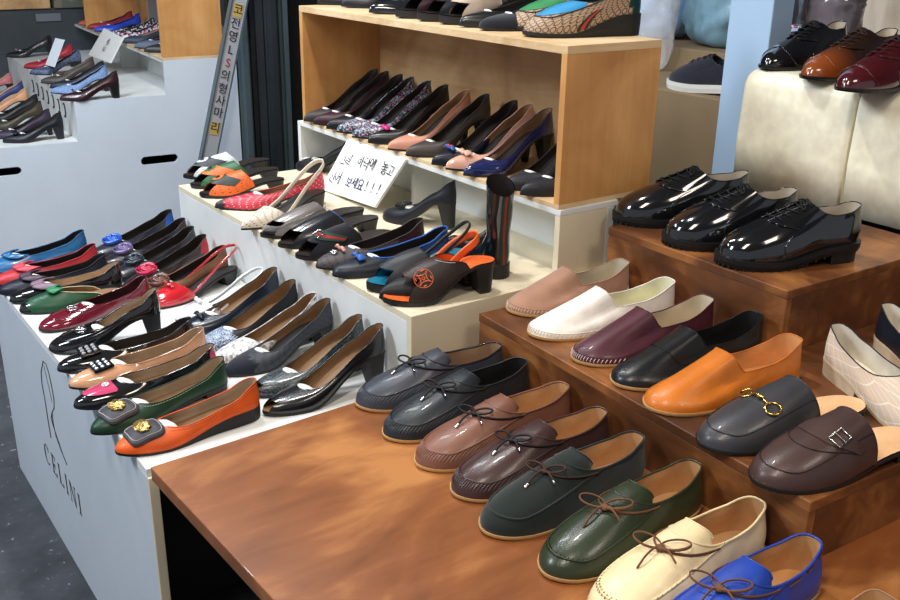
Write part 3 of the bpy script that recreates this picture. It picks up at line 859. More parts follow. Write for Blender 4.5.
YB = math.radians(-4.3); PV = Vector((1.05, 3.97, 0))
for o in (B, CB):
    q = o.location - PV; o.location = PV + Vector((q.x*math.cos(YB)-q.y*math.sin(YB), q.x*math.sin(YB)+q.y*math.cos(YB), q.z)); o.rotation_euler.z = YB
DB = Vector((math.cos(YB), math.sin(YB), 0)); TB_ = -math.tan(YB)
def edge_b(px, py, x0, z):                   # where the sight line meets the upright plane along a tier edge of the back stand
    r = ray(px, py); k = (x0 - TB_*3.97)/(r[0] - TB_*r[1]); return Vector((r[0]*k, r[1]*k, z))

# wooden table and the two stained crates
def rot_root(name, p, rz, label, cat): return empty(name, p, rz, label, cat)
T = rot_root('display_table', (.335*K_, 1.116*K_, 0), math.radians(2.2), 'large orange-brown stained wooden table carrying the tie loafers', 'table')
boxobj('tabletop', (0, -1.75, ZTAB-.024), (1.54, 0, ZTAB), table_wood, T, .002)
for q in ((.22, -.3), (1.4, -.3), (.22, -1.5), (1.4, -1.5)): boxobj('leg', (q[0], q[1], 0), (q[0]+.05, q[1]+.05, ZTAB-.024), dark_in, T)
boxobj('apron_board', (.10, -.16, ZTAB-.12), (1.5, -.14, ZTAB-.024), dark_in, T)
def crate(name, x0, y0, z0, w, d, h, rz, label):     # (x0, y0) = its far-left corner seen from the front
    r = empty(name, (x0, y0, z0), rz, label, 'wooden box'); t = .016
    boxobj('top_board', (0, -d, h-t), (w, 0, h), crate_wood, r, .0015)
    boxobj('front_board', (.001, -d+.001, 0), (t, -.001, h-t), crate_wood, r, .001)
    boxobj('back_board', (w-t, -d+.001, 0), (w-.001, -.001, h-t), crate_wood, r, .001)
    for y in (-t, -d+.001): boxobj('side_board', (t, y, 0), (w-t, y+t-.001, h-t), crate_wood, r, .001)
    return r
crate('riser_crate', .889*K_, 1.143*K_, ZTAB, .80, .642*K_, Z2-ZTAB, math.radians(-3.2), 'long low stained wooden riser box under the row of slip-on shoes')
crate('riser_crate', 1.161*K_, 1.138*K_, Z2, .46, .372*K_, Z3-Z2, math.radians(-1.6), 'stained wooden box raised behind the slip-ons, carrying three black derby shoes')
# cream padded blocks behind
cream_vinyl = leather((248, 240, 216), .38, .1, .05, 'cream_vinyl')
def pad(y1, y0, label):
    x0, x1, z0, z1 = 1.575*K_, 2.14, Z3, ZC; b = MB(); R = .035; sec = [(x1, z0), (x0, z0), (x0-.006, lerp(z0, z1, .4))]
    for i in range(7): a = PI - PI/2*i/6; sec.append((x0+R+R*math.cos(a), z1-R+R*math.sin(a)))
    sec += [((x0+x1)/2, z1+.0), (x1-R, z1), (x1, z1-R)]
    rows = []; cx, cz = (x0+x1)/2, (z0+z1)/2
    for y, s_ in ((y0, .94), (y0+.004, .985), (y0+.012, 1), ((y0+y1)/2, 1.0), (y1-.012, 1), (y1-.004, .985), (y1, .94)):
        rows.append([(cx+(p[0]-cx)*s_ - cx, y-(y0+y1)/2, z0+(p[1]-z0)*s_ - z0) for p in sec])
    b.grid(rows, True); b.poly(rows[0]); b.poly(rows[-1][::-1])
    o = b.build('cream_padded_block', cream_vinyl, None, smooth=True, loc=(cx, (y0+y1)/2, z0)); tag(o, label, 'padded block', 'cream padded blocks behind the derby shoes')
pad(1.215*K_, .975*K_, 'cream vinyl padded block beside the pale blue post')
pad(.970*K_, .50, 'cream vinyl padded block at the right edge of the photo, under the burgundy shoe')
# the shallow plinth that carries the rear of the blocks
o = boxobj('dark_plinth', (2.02, .50, 0), (2.15, 1.36, Z3), dark_in, None, .002); tag(o, 'dark plinth standing behind the stained boxes under the cream blocks', 'plinth')

# pillar
o = boxobj('trim_1', (1.99, 1.475, 0), (2.07, 1.60, 2.7), painted('pale_blue_post_paint', (164, 192, 222), .05, .4), None, .003); tag(o, kind='structure')
# carton with a trainer on it, bags
boxm = painted('brown_carton_board', (132, 112, 84), .12, .8)
o = boxobj('tall_carton', (2.1, 1.62, 0), (2.41, 2.35, ZK), boxm, None, .003); tag(o, 'tall brown cardboard carton behind the oak cabinet, under the dark trainer', 'carton')
o = boxobj('dark_storage_box', (1.60, 1.50, 0), (1.92, 2.3, .70), plain('navy_plastic', (38, 46, 62), .6), None, .003); tag(o, 'dark navy box low behind the oak shelf cabinet', 'box')
def bag(name, lo, hi, m, label, cat, seed, amp=.03, group=None, sx=1.):
    rn = random.Random(seed); b = MB(); c = Vector([(a+d)/2 for a, d in zip(lo, hi)]); rx, ry, rz = [(d-a)/2 for a, d in zip(lo, hi)]
    ph = [(rn.uniform(3, 9), rn.uniform(3, 9), rn.uniform(2, 7), rn.uniform(0, 6)) for _ in range(7)]; rows = []
    for i in range(29):
        a = PI*i/28 - PI/2; row = []
        for j in range(56):
            t = 2*PI*j/56; ca = max(0, math.cos(a))**.45; x, y, z = ca*math.cos(t), ca*math.sin(t), math.copysign(abs(math.sin(a))**.7, math.sin(a))
            d = sum(abs(math.sin(p[0]*x+p[1]*y+p[2]*z*1.4+p[3])) for p in ph)/7 - .6
            k = 1 + d*amp*12*max(.15, 1-abs(z)**6)
            row.append((x*rx*k, y*ry*k, z*rz*(1+d*amp*4) + rz))
        rows.append(row)
    b.grid(rows, True); o = b.build(name, m, None, smooth=True, loc=(c.x, c.y, lo[2])); return tag(o, label, cat, group)
clearf = plain('clear_film', (235, 235, 240), .12); clearf.node_tree.nodes['Principled BSDF'].inputs['Alpha'].default_value = .28
blue_bag = leather((150, 186, 224), .35, .1, 0, 'blue_plastic_film')
p0 = atx(655, 40, 2.3); p1 = atx(700, 30, 2.35)
o = boxobj('bag_shelf', (2.42, 1.85, 0), (2.9, 3.2, H-.34), boxm, None, .003); tag(o, 'brown storage unit behind the trainer holding blue plastic bags', 'storage unit')
bag('plastic_bag', (2.46, 2.23, H-.34), (2.72, 2.62, H+.02), blue_bag, 'crumpled pale blue plastic bag just right of the multicoloured wedge shoe', 'bag', 3)
bag('plastic_bag', (2.46, 1.92, H-.34), (2.70, 2.22, H-.02), leather((122, 158, 178), .4, .1, 0, 'grey_blue_plastic_film'), 'crumpled grey-blue plastic bag right behind the trainer, by the post', 'bag', 8)
o = boxobj('dark_bundle', (2.45, 1.92, H-.05), (2.7, 2.16, H+.05), suede((30, 30, 38)), None, .01); tag(o, 'dark fabric bundle on top of the grey-blue bag', 'bundle')
bag('clear_plastic_bag', (2.32, 2.12, ZK), (2.42, 2.30, H-.08), clearf, 'shiny clear plastic wrapping hanging between the blue bags', 'bag', 12, .05)
# right background: ribbed mat, wrapped things, pale wood board
o = boxobj('storage_shelf', (2.2, 1.25, 0), (2.7, 1.80, H-.33), dark_in, None, .003); tag(o, 'dark storage shelf behind the cream blocks and the oxfords', 'shelf')
c0 = atx(779, 30, 2.28); rows = []
for i in range(90):
    z = i/89*.34; r = .017 + .004*math.cos(i*PI*.66); rows.append([(r*math.cos(2*PI*j/14), r*math.sin(2*PI*j/14), z) for j in range(14)])
b = MB(); b.grid(rows, True); b.poly(rows[0][::-1]); b.poly(rows[-1]); o = b.build('ribbed_hose', leather((112, 112, 96), .7), None, smooth=True, loc=(c0.x, c0.y, H-.33)); tag(o, 'ribbed beige hose standing upright just right of the post', 'hose')
bag('plastic_bag', (2.22, 1.655, H-.33), (2.29, 1.735, H+.0), leather((96, 102, 116), .2, .7, 0, 'smoky_plastic_film'), 'smoky grey plastic wrapping right beside the pale blue post', 'bag', 21, .04)
o = boxobj('wrapped_packet', (2.27, 1.585, H-.33), (2.32, 1.65, H-.225), speckle('pink_print', [(226, 190, 200), (180, 190, 216), (210, 80, 120), (60, 60, 80)], 90, .2, .5), None, .004); tag(o, 'small pink and pale printed packet behind the black oxford', 'packet')
bag('clear_plastic_bag', (2.36, 1.53, H-.33), (2.5, 1.70, H-.10), leather((112, 104, 112), .15, .8, 0, 'shiny_clear_film'), 'hazy clear plastic bag behind the pink packet', 'bag', 31, .03)
o = boxobj('pale_wood_board', (2.75, 1.35, 0), (2.78, 1.74, H+.2), wood('pale_board_wood', (160, 146, 130), (196, 184, 168), (214, 204, 190), (12, 12, 1.2)), None, .002); tag(o, 'pale wooden board standing upright at the top right', 'board')

# left background: dark posts, leaning aluminium bar, dark cabinet
dk = painted('dark_grey_steel', (46, 52, 58), .3, .4)
dk2 = painted('teal_grey_steel', (78, 92, 98), .2, .4)
for px, w, m, l, xo in ((247, .055, dk2, 'teal-grey steel post just right of the leaning bar', .0), (262, .07, dk, 'dark steel post second from the leaning bar', .03), (276, .06, dk, 'blackish steel post in the middle of the dark posts', .0), (288, .045, dk2, 'teal-grey steel post touching the oak cabinet in view', .02)):
    p = aty(px, 75, 3.9+xo); b = MB(); pr = [(-w/2, 0), (w/2, 0), (w/2, .03), (w*.25, .03), (w*.25, .05), (-w*.25, .05), (-w*.25, .03), (-w/2, .03)]
    b.prism([(q[0], -q[1]+.05, 0) for q in pr], (0, 0, 2.7)); o = b.build('steel_post', m, None, loc=(p.x, p.y, 0), bevel=.002); tag(o, l, 'post')
o = boxobj('dark_curtain', (1.75, 4.05, 0), (2.35, 4.09, 2.6), suede((34, 38, 42)), None, .005); tag(o, 'dark curtain panel hanging behind the steel posts', 'curtain')
o = boxobj('grey_cupboard', (1.70, 4.4, 0), (2.1, 4.9, 1.6), painted('grey_metal_sheet', (112, 120, 130), .1, .4), None, .005); tag(o, 'grey metal cupboard behind the leaning lettered bar', 'cupboard')
bag('white_bag', (1.60, 3.99, .40), (1.73, 4.05, .98), leather((186, 190, 200), .6), 'pale rounded bag hanging between the leaning bar and the posts', 'bag', 5, .015)
# leaning bar with letters
p0 = aty(212.5, 140, 3.7); p1 = aty(240, 0, 3.7); d = (p1-p0).normalized(); base = p0 - d*(p0.z/d.z); top = base + d*(1.75/d.z)
bar = empty('leaning_bar', base, 0, 'silver aluminium bar leaning beside the dark posts, letters running down it', 'bar')
alu = plain('brushed_aluminium', (176, 178, 184), .45, .15); sideV = Vector((d.z, 0, -d.x))
TB = lambda v: d*v[2] + sideV*v[0] + Vector((0, 1, 0))*v[1]
b = MB(); Lb = (top-base).length; b.box((-.030, 0, 0), (.030, .02, Lb), T=TB); body = b.build('bar_body', alu, bar, bevel=.001)
b = MB(); b.box((-.034, -.004, 0), (-.028, .024, Lb), T=TB); b.box((.028, -.004, 0), (.034, .024, Lb), T=TB); b.build('edge_rail', dk2, bar)
def text_obj(txt, size, name, m, parent, O, U, V, ext=.0003, al='CENTER'):
    c = bpy.data.curves.new(name, 'FONT'); c.body = txt; c.size = size; c.align_x = al; c.align_y = 'CENTER'; c.extrude = ext
    t = bpy.data.objects.new('tmp', c); sc.collection.objects.link(t); dg = bpy.context.evaluated_depsgraph_get()
    me = bpy.data.meshes.new_from_object(t.evaluated_get(dg)); bpy.data.objects.remove(t); me.materials.clear(); me.materials.append(m)
    me.name = name; o = bpy.data.objects.new(name, me); sc.collection.objects.link(o); o.parent = parent
    Wn = U.cross(V); mt = Matrix.Identity(4)
    for r in range(3): mt[r][0] = U[r]; mt[r][1] = V[r]; mt[r][2] = Wn[r]; mt[r][3] = O[r]
    o.matrix_local = mt; return o
red_ink = plain('red_print', (170, 50, 50), .6); yel = plain('yellow_sticker', (190, 160, 90), .6)
gl = [('코', 10), ('전', 24), ('영', 37), ('L', 50), ('S', 63), ('의', 76), ('형', 89), ('사', 101), ('마', 113), ('리', 128)]
for ch, py in gl:
    q = aty(lerp(240, 212.5, py/140), py, 3.7) - base; s0 = q.dot(d)
    if ch in '코리': 
        b = MB(); b.box((-.020, -.0015, s0-.028), (.020, -.0005, s0+.024), T=TB); b.build('letter_sticker', yel, body)
    text_obj(ch, .046, 'lettering', red_ink if ch == 'S' else ink, body, TB((0, -.0025, s0)), sideV, d)
# dark cabinet and wood band far left
pc = aty(0, 8, 5.6)
cab = empty('dark_cabinet', (1.45, 5.62, 0), 0, 'dark grey cabinet with a long pull plate at the far left back', 'cabinet')
boxobj('body', (-.95, 0, 0), (.62, .4, aty(30, 9, 5.6).z), painted('charcoal_sheet', (60, 66, 72), .2, .5), cab, .004)
h0 = aty(36, 14, 5.6); h1 = aty(62, 21, 5.6); boxobj('pull_plate', (h0.x-1.45, -.012, h1.z), (h1.x-1.45, 0, h0.z), plain('grey_plate', (120, 126, 134), .4, .3), cab, .002)
o = boxobj('wooden_top_box', (.5, 5.6, aty(30, 9, 5.6).z), (1.42, 6.0, aty(30, 9, 5.6).z+.3), oak_back, None, .003); tag(o, 'light wooden box lying on top of the dark cabinet at the far left', 'box')
o = boxobj('small_carton', (1.44, 5.6, aty(30, 9, 5.6).z), (1.62, 5.9, aty(30, 9, 5.6).z+.22), speckle('printed_carton', [(120, 110, 90), (90, 96, 84), (150, 140, 110)], 14, .7), None, .003); tag(o, 'small printed carton beside the wooden box at the far left', 'carton')

# signs
def card(name, TL, TR, BR, BL, th, lines, size, label, m_txt):
    c = (BL+BR)/2; r = empty(name, c, 0, label, 'sign'); b = MB(); nrm = (TR-TL).cross(BL-TL).normalized()
    if nrm.x > 0: nrm = -nrm
    b.prism([p-c for p in (TL, TR, BR, BL)], -nrm*th); cd = b.build('card', plain('white_card', (240, 240, 238), .5), r, bevel=.001)
    U = (BR-BL).normalized(); V = ((TL-BL) - U*(TL-BL).dot(U)).normalized(); Hh = (TL-BL).length
    if U.cross(V).x > 0: pass
    rn = random.Random(2)
    for tx, fv, mm in lines:
        n = len(tx); stp = size*.72; u0 = -stp*(n-1)/2
        for i, ch in enumerate(tx):
            if ch == ' ': continue
            a = rn.uniform(-.12, .08); U2 = (U*math.cos(a) + V*math.sin(a)).normalized(); V2 = (V*math.cos(a) - U*math.sin(a) + U*.18).normalized()
            text_obj(ch, size*rn.uniform(.8, 1.0), 'handwriting', mm, cd, lerp((BL+BR)/2, (TL+TR)/2, fv)-c + nrm*.0008 + U*(u0+i*stp) + V*rn.uniform(-.003, .003), U2, V2, .0002)
    return r
blue_ink = plain('blue_pen', (34, 40, 90), .6)
card('handwritten_sign', Vector((1.262, 2.205, .843)), Vector((1.262, 1.925, .846)), Vector((1.205, 1.98, .722)), Vector((1.205, 2.255, .708)), .008,
     [('신발 바닥에 놓고', .70, ink), ('신어 보세요!!!', .30, blue_ink)], .040, 'white card with two lines of Korean handwriting leaning on the shelf edge among the shoes', ink)
q = [edge_b(104, 28, 1.395, 0), edge_b(123, 38, 1.395, 0), edge_b(110, 63, 1.335, 0), edge_b(88, 55, 1.335, 0)]
for v, pz in zip(q, ((104, 28), (123, 38), (110, 63), (88, 55))): r_ = ray(*pz); v.z = H + r_[2]*v.x/r_[0]
card('price_sign', *q, .006, [('신발', .64, ink), ('놓고', .38, ink)], .034, 'white handwritten card leaning on the back left stand behind the burgundy pump', ink)

# ceiling lamps: slim housings above the lights
for (x, y, sx, sy) in ((.2, .6, .2, 1.24), (1.0, -.5, .34, .34), (-.3, 2.3, .2, 1.24), (.9, 1.75, .16, .16), (.3, 4.0, .2, 1.24)):
    pass
# ---------------------------------------------------------------- shoe styles
def S(base, **kw): d = dict(base); d.update(kw); return d
MOC = dict(L=.268, fit=.94, shift=.006, W=.098, toe='round', th=.0045, H=.005, lift=.003, tth=.46, thb=.985, q=.66, open=.86, zth=.064, zside=.047, zq=.049, zheel=.058,
           abox=.024, bulge=.004, slope=.32, k2=.55, bind=True, bindr=.0017, heel='flat', welt=.0018, ht0=.72, sticker=False)
SLIP = S(MOC, L=.28, W=.1, tth=.47, ud=.13, drop=1.0, q=.46, bulge=.003, abox=.020, slope=.40, zth=.066, bindr=.0010, zside=.037, zq=.045, zheel=.060)
MULE = S(MOC, full=False, cut=.60, tth=.54, zth=.068, bind=True, bindr=.0010, H=.012, heel='stack', ht0=.76, slope=.32)
DERBY = dict(fit=.95, shift=.003, L=.285, W=.094, toe='round', th=.016, H=.020, lift=.004, tth=.59, thb=.985, q=.7, open=.80, zth=.082, zside=.054, zq=.056, zheel=.066,
             abox=.037, bulge=.005, slope=.42, k2=.5, bind=True, bindr=.0012, heel='stack', ht0=.74, welt=.006, cleats=True, sticker=False)
OXF = S(DERBY, zth=.076, zside=.050, zq=.050, zheel=.062, th=.007, toe='almond', welt=.004, cleats=False, H=.022, L=.29, W=.1)
FLAT = dict(L=.235, W=.076, toe='almond', th=.004, H=.012, lift=.004, tth=.31, q=.72, zth=.031, zside=.023, zq=.026, zheel=.047, abox=.019, bind=True, bindr=.0011, ht0=.78)
PUMP = S(FLAT, H=.050, heel='curved', zheel=.052, tth=.30, L=.225, toe='point', ht0=.82)
PUMPB = S(PUMP, heel='block')
LOWP = S(PUMP, H=.030, heel='block', L=.23)
SHELF = S(PUMP, H=.075, heel='kitten', W=.078, L=.225, tth=.27, zheel=.055)
FMULE = S(FLAT, full=False, cut=.55, tth=.44, zth=.047, H=.026, heel='block', peep=.55, platform=.003)
SLING = S(FLAT, full=False, cut=.42, tth=.33, zth=.034, sling=True, H=.03, heel='block', toe='point', zheel=.055)
black = (22, 22, 25)
def lm(u, lining=None, insole=None, sole=None, binding=None, **k):
    d = dict(upper=u, lining=lining or insole_brown, insole=insole or insole_brown, sole=sole or black_rub, heel=sole or black_rub, binding=binding or u); d.update(k); return d

# ---- table: tie loafers
G1 = 'tie loafers in a row on the wooden table'
cord_k = leather((26, 20, 20), .6, 0, 0, 'waxed_cord'); cord_b = leather((112, 74, 50), .7, 0, 0, 'leather_cord'); cord_d = leather((84, 50, 36), .7, 0, 0, 'leather_cord')
def moc(label, toe, heel, u, lace, ins=insole_tan, lin=None, stitch=None, pucker=True, k0=.33, flat=None, zh=.05, side=None, sc_=1.05, **kw):
    ext = [('raised_tongue',), ('apron', k0, mats_dark(u), stitch, pucker, .0017), ('moc_lace', lace, .0017 if not flat else .0021, 1, flat, .86, sc_)]
    if side: ext.append(('side_lace', side))
    return shoe('tie_loafer', 'shoe', label, G1, toe, heel, ZTAB, S(MOC, extras=ext, **kw), lm(u, lin or insole_tan, ins, sole_tan, u), zh=zh, xmax='crate')
def mats_dark(u): return u
lc = lambda c, r=.40: leather(tuple(int(v*1.0) for v in c), r, .08, .2)
shoe('tie_loafer', 'shoe', 'charcoal grey leather tie loafer, furthest in the row and nearest the cream stand', G1, (354, 404), (504, 350), ZTAB,
     S(MOC, extras=[('raised_tongue',), ('apron', .33, lc((52, 54, 64)), None, True, .0017), ('moc_lace', cord_k, .0017, 1, None, .86, 1.05)]), lm(lc((82, 86, 100)), leather((150, 122, 96), .6), leather((120, 92, 70), .6), sole_tan, lc((48, 46, 52))), zh=.05, xmax='crate')
moc('black leather tie loafer with black lining, second in the row from the cream stand', (387, 436), (536, 362), lc((48, 54, 62)), cord_k, leather((24, 24, 26), .7), leather((30, 30, 32), .7), S_ := None, True)
moc('mid-brown leather tie loafer with black cord, between the black and dark brown ones', (414, 466), (574, 388), lc((124, 82, 66)), cord_k)
moc('dark brown leather tie loafer with puckered toe and black cord', (449, 496), (604, 416), lc((92, 64, 62), .3), cord_k)
moc('blackish green suede tie loafer with brown cord', (479, 534), (646, 438), suede((34, 46, 42)), cord_d, pucker=False)
moc('olive green leather tie loafer with tan flat lace and stitched apron', (542, 578), (700, 466), lc((66, 78, 54), .3), cord_b, stitch=leather((30, 36, 26), .7), pucker=False, flat=(1.0, .5), sc_=1.3)
moc('cream leather tie loafer with black whip stitching and tan lace', (592, 622), (760, 506), lc((240, 218, 172)), cord_b, stitch=leather((30, 24, 22), .7), pucker=False, flat=(1.0, .5), side=None, sc_=1.3)
moc('cobalt blue leather tie loafer with tan lace, nearest to the camera in the row', (652, 668), (812, 545), lc((36, 70, 170)), cord_b, leather((200, 150, 96), .6), stitch=leather((20, 30, 80), .7), pucker=False, flat=(1.0, .5), side=cord_b, sc_=1.3)
shoe('strap_loafer', 'shoe', 'tan leather loafer with a dark buckle at the bottom edge', G1, (740, 720), (872, 612), ZTAB,
     S(SLIP, extras=[('strap', leather((150, 110, 80), .5), .8, .06, 1.2), ('side_buckle', plain('dark_metal', (60, 56, 52), .3, 1.), .82, -.2)]), lm(lc((168, 124, 92)), insole_tan, insole_tan, sole_tan), zh=.05)

# ---- crate: slip-ons
G2 = 'slip-on shoes in a row on the low stained box'
pale_thr = leather((214, 196, 176), .8, 0, 0, 'thread')
wh = ('whip', pale_thr)
lin_pale = leather((190, 182, 160), .7)
shoe('slip_on_shoe', 'shoe', 'taupe suede slip-on with pale whip stitching, furthest in the slip-on row', G2, (505, 310), (645, 262), Z2,
     S(SLIP, L=.24, extras=[wh]), lm(suede((158, 118, 96)), lin_pale, leather((130, 96, 70), .7), sole_tan), zh=.055, xmax=1.345)
shoe('slip_on_shoe', 'shoe', 'white leather slip-on shoe with stitched rand', G2, (527, 333), (674, 284), Z2,
     S(SLIP, extras=[wh]), lm(leather((236, 228, 218), .5), leather((206, 204, 180), .7), leather((240, 232, 190), .6), sole_tan), zh=.055, xmax=1.33)
shoe('slip_on_shoe', 'shoe', 'burgundy leather slip-on shoe with pale whip stitching round the sole', G2, (571, 360), (709, 302), Z2,
     S(SLIP, extras=[('whip', leather((224, 200, 196), .8, 0, 0, 'thread'))]), lm(lc((104, 46, 62), .42), lin_pale, insole_tan, sole_tan), zh=.055, xmax=1.33)
shoe('slip_on_shoe', 'shoe', 'black leather slip-on shoe with black lining between the burgundy and orange ones', G2, (611, 384), (760, 318), Z2,
     S(SLIP, extras=[('penny_seam', leather((14, 14, 16), .5), .74, 1.1, -.1)]), lm(lc((30, 32, 36), .32), leather((22, 22, 24), .7), leather((30, 30, 32), .7), sole_tan), zh=.055)
shoe('slip_on_shoe', 'shoe', 'bright orange-tan leather slip-on shoe', G2, (644, 408), (796, 342), Z2,
     S(SLIP), lm(lc((200, 112, 34), .36), leather((206, 150, 98), .6), leather((214, 156, 96), .6), sole_tan), zh=.055)
shoe('backless_loafer', 'shoe', 'dark grey backless loafer with a gold horsebit', 'backless loafers on the low stained box', (697, 446), (862, 396), Z2,
     S(MULE, extras=[('apron', .30, lc((52, 52, 58)), None, False, .0009), ('horsebit', gold, .74)]), lm(lc((78, 78, 84), .38), leather((150, 120, 90), .6), leather((226, 178, 132), .6), black_rub), zh=.02)
shoe('backless_loafer', 'shoe', 'dark brown backless loafer with a strap and small silver buckle', 'backless loafers on the low stained box', (752, 484), (912, 428), Z2,
     S(MULE, extras=[('apron', .30, lc((60, 42, 40)), None, False, .0009), ('penny_seam', lc((50, 34, 32)), .60, 1.2, .0), ('strap', lc((98, 72, 66)), .78, .07, 1.25, -.12), ('side_buckle', silver, .76, -.62)]),
     lm(lc((96, 70, 66), .36), leather((150, 120, 90), .6), leather((228, 180, 134), .6), black_rub), zh=.02)
plaid = checks('beige_check_cloth', (206, 186, 166), (228, 214, 198), .018, .08)
navyb = leather((28, 34, 52), .5)
def rev(label, heelpx, toepx, u, **kw):
    return shoe('wedge_loafer', 'shoe', label, 'loafers turned heel-first at the right edge', toepx, heelpx, Z2, S(FLAT, W=.082, L=.25, tth=.42, H=.02, th=.006, zth=.055, zside=.036, zq=.04, zheel=.055, heel='stack', ht0=.62, q=.6, toe='round', sticker=False), lm(u, leather((206, 198, 184), .7), leather((232, 226, 206), .7), leather((196, 176, 148), .7), navyb), zh=.01)
rev('beige checked cloth loafer with dark piping, heel towards the middle, at the right edge', (817, 358), (960, 446), plaid)
rev('navy leather loafer with pale lining behind the beige checked one at the right edge', (858, 330), (1000, 416), leather((28, 38, 54), .3, .3))
# ---- derbies
G3 = 'black derby shoes on the raised box'
dl = leather((176, 166, 150), .7); pk = patent((16, 17, 20)); lk = leather((14, 14, 16), .7, 0, 0, 'lace_cotton')
for lab, t_, h_ in (('glossy black derby shoe with thick cleated sole, furthest left of the three', (612, 217), (746, 205)), ('glossy black derby shoe, middle of the three with chunky soles', (663, 240), (792, 224)), ('glossy black derby shoe with chunky cleated sole, nearest of the three', (717, 260), (854, 240))):
    shoe('derby_shoe', 'shoe', lab, G3, t_, h_, Z3, S(DERBY, L=.28, W=.106, extras=[('laces_oxford', lk), ('quarter_seam', pk)]), lm(pk, dl, dl, leather((24, 25, 28), .5)), zh=.03)
def burnished():
    m, nt, p = nodes_mat('burnished_leather'); mp = texco(nt); se = N(nt, 'ShaderNodeSeparateXYZ'); nt.links.new(mp.outputs[0], se.inputs[0])
    mr = N(nt, 'ShaderNodeMapRange'); mr.inputs[1].default_value = -.12; mr.inputs[2].default_value = -.045; nt.links.new(se.outputs[0], mr.inputs[0])
    r = ramp(nt, [(0, rgb((132, 66, 26))), (1, rgb((48, 28, 22)))]); nt.links.new(mr.outputs[0], r.inputs[0]); nt.links.new(r.outputs[0], p.inputs['Base Color'])
    p.inputs['Roughness'].default_value = .2; p.inputs['Coat Weight'].default_value = .7; p.inputs['Coat Roughness'].default_value = .05; return m
G4 = 'polished oxfords on the cream blocks'
shoe('oxford_shoe', 'shoe', 'black polished oxford on the cream block, by the ribbed hose', G4, (766, 66), (880, 45), ZC, S(OXF, extras=[('laces_oxford', lk), ('toecap_seam', pk), ('quarter_seam', pk)]), lm(pk, dl, dl, leather((30, 26, 24), .4)), zh=.02)
brn = burnished(); bur = leather((70, 16, 22), .18, .9, 0, 'polished_leather'); tanp = leather((140, 74, 30), .15, .9, 0, 'polished_leather')
shoe('oxford_shoe', 'shoe', 'brown burnished oxford on the cream block, middle of the three', G4, (807, 76), (925, 55), ZC, S(OXF, extras=[('laces_oxford', leather((50, 32, 24), .7)), ('toecap_seam', brn), ('quarter_seam', brn)]), lm(brn, dl, dl, leather((30, 22, 18), .4)), zh=.02)
shoe('oxford_shoe', 'shoe', 'burgundy polished oxford at the top right edge', G4, (844, 88), (968, 62), ZC, S(OXF, extras=[('laces_oxford', leather((50, 20, 20), .7)), ('toecap_seam', bur), ('quarter_seam', bur)]), lm(bur, dl, dl, leather((30, 20, 18), .4)), zh=.02)
# trainer on the carton
zc = ZK
shoe('trainer', 'shoe', 'dark navy trainer with white sole on the brown carton', None, atx(663, 90, 2.14) * 1, atx(663, 90, 2.14) + Vector((.06, -.27, 0)), zc, S(MOC, L=.28, th=.022, H=.008, tth=.5, zth=.075, zheel=.07, heel=None, welt=.005, extras=[('laces_oxford', lk, 4)]), lm(suede((44, 46, 62)), leather((60, 60, 66), .8), leather((90, 90, 96), .8), plain('white_rubber', (214, 214, 210), .6)))

XM = {'shoes in the second row of the low tier, against the riser': .898, 'high heels inside the oak shelf cabinet': 1.508}
# ---- low stand, front row
G5 = 'flat shoes along the front edge of the low tier'
ptl = leather((168, 146, 122), .5)
def flat(label, tpx, hpx, mats, p=FLAT, zh=.055, kind='flat_shoe', g=G5, z=ZL, th_=.010, dz=0, **kw):
    return shoe(kind, 'shoe', label, g, tpx, hpx, z, S(p, **kw), mats, zh=zh, toe_h=th_, dz=dz, xmax=XM.get(g))
in_k = leather((34, 28, 28), .6); in_n = leather((206, 164, 128), .5)
blu = satin((36, 100, 150)); redl = leather((176, 44, 52), .4); prp = leather((104, 84, 100), .4); nvy = leather((36, 40, 60), .4)
flat('blue flat shoe with a blue bow, furthest along the front row at the left edge', (-18, 272), (84, 232), lm(blu, in_k, in_k), extras=[('band_bow', blu, .032)])
flat('red flat shoe with a red bow at the left edge', (-6, 283), (96, 246), lm(redl, in_k, in_k), extras=[('band_bow', leather((214, 70, 84), .4), .038)])
flat('dark navy flat shoe with a purple-grey bow at the left edge', (-1, 292), (106, 256), lm(nvy, insole_dark, insole_dark), extras=[('band_bow', prp, .038)])
flat('black patent flat shoe with beige insole and a mauve band bow', (10, 300), (120, 264), lm(patent(black), ptl, in_n), extras=[('band_bow', leather((130, 106, 122), .4), .040)])
flat('green leather flat shoe with a rolled green band and black toe tip', (20, 310), (122, 284), lm(leather((36, 104, 66), .38), insole_brown, insole_brown, binding=leather((214, 196, 160), .5), cap=patent(black)), cap=.07, full=False, cut=.80, tth=.36, zth=.036, zh=.03, extras=[('band_bow', leather((42, 120, 76), .38), .03, .93)])
bg = patent((108, 22, 40))
flat('burgundy patent loafer flat with a metal ornament', (41, 329), (146, 278), lm(bg, leather((70, 24, 34), .5), insole_dark), tth=.40, toe='round', extras=[('apron', .45, bg), ('strap', bg, .80, .07, 1.0), ('ornament', silver, .82)])
bk = patent(black)
flat('black patent loafer pump with a metal ornament and high block heel', (49, 348), (158, 292), lm(bk, ptl, insole_brown), PUMPB, zh=.10, toe='round', tth=.40, H=.055, kind='heeled_loafer', extras=[('apron', .45, bk), ('strap', bk, .80, .07, 1.0), ('ornament', silver, .82)])
flat('black patent flat shoe with a square crystal buckle, behind the nude one', (58, 369), (192, 320), lm(bk, in_k, ptl), extras=[('crystal_buckle', bk, .019)])
nud = patent((212, 158, 122))
flat('nude patent flat shoe with a square crystal buckle', (70, 386), (208, 329), lm(nud, ptl, insole_brown), extras=[('crystal_buckle', bk, .019)])
pink = patent((200, 70, 110))
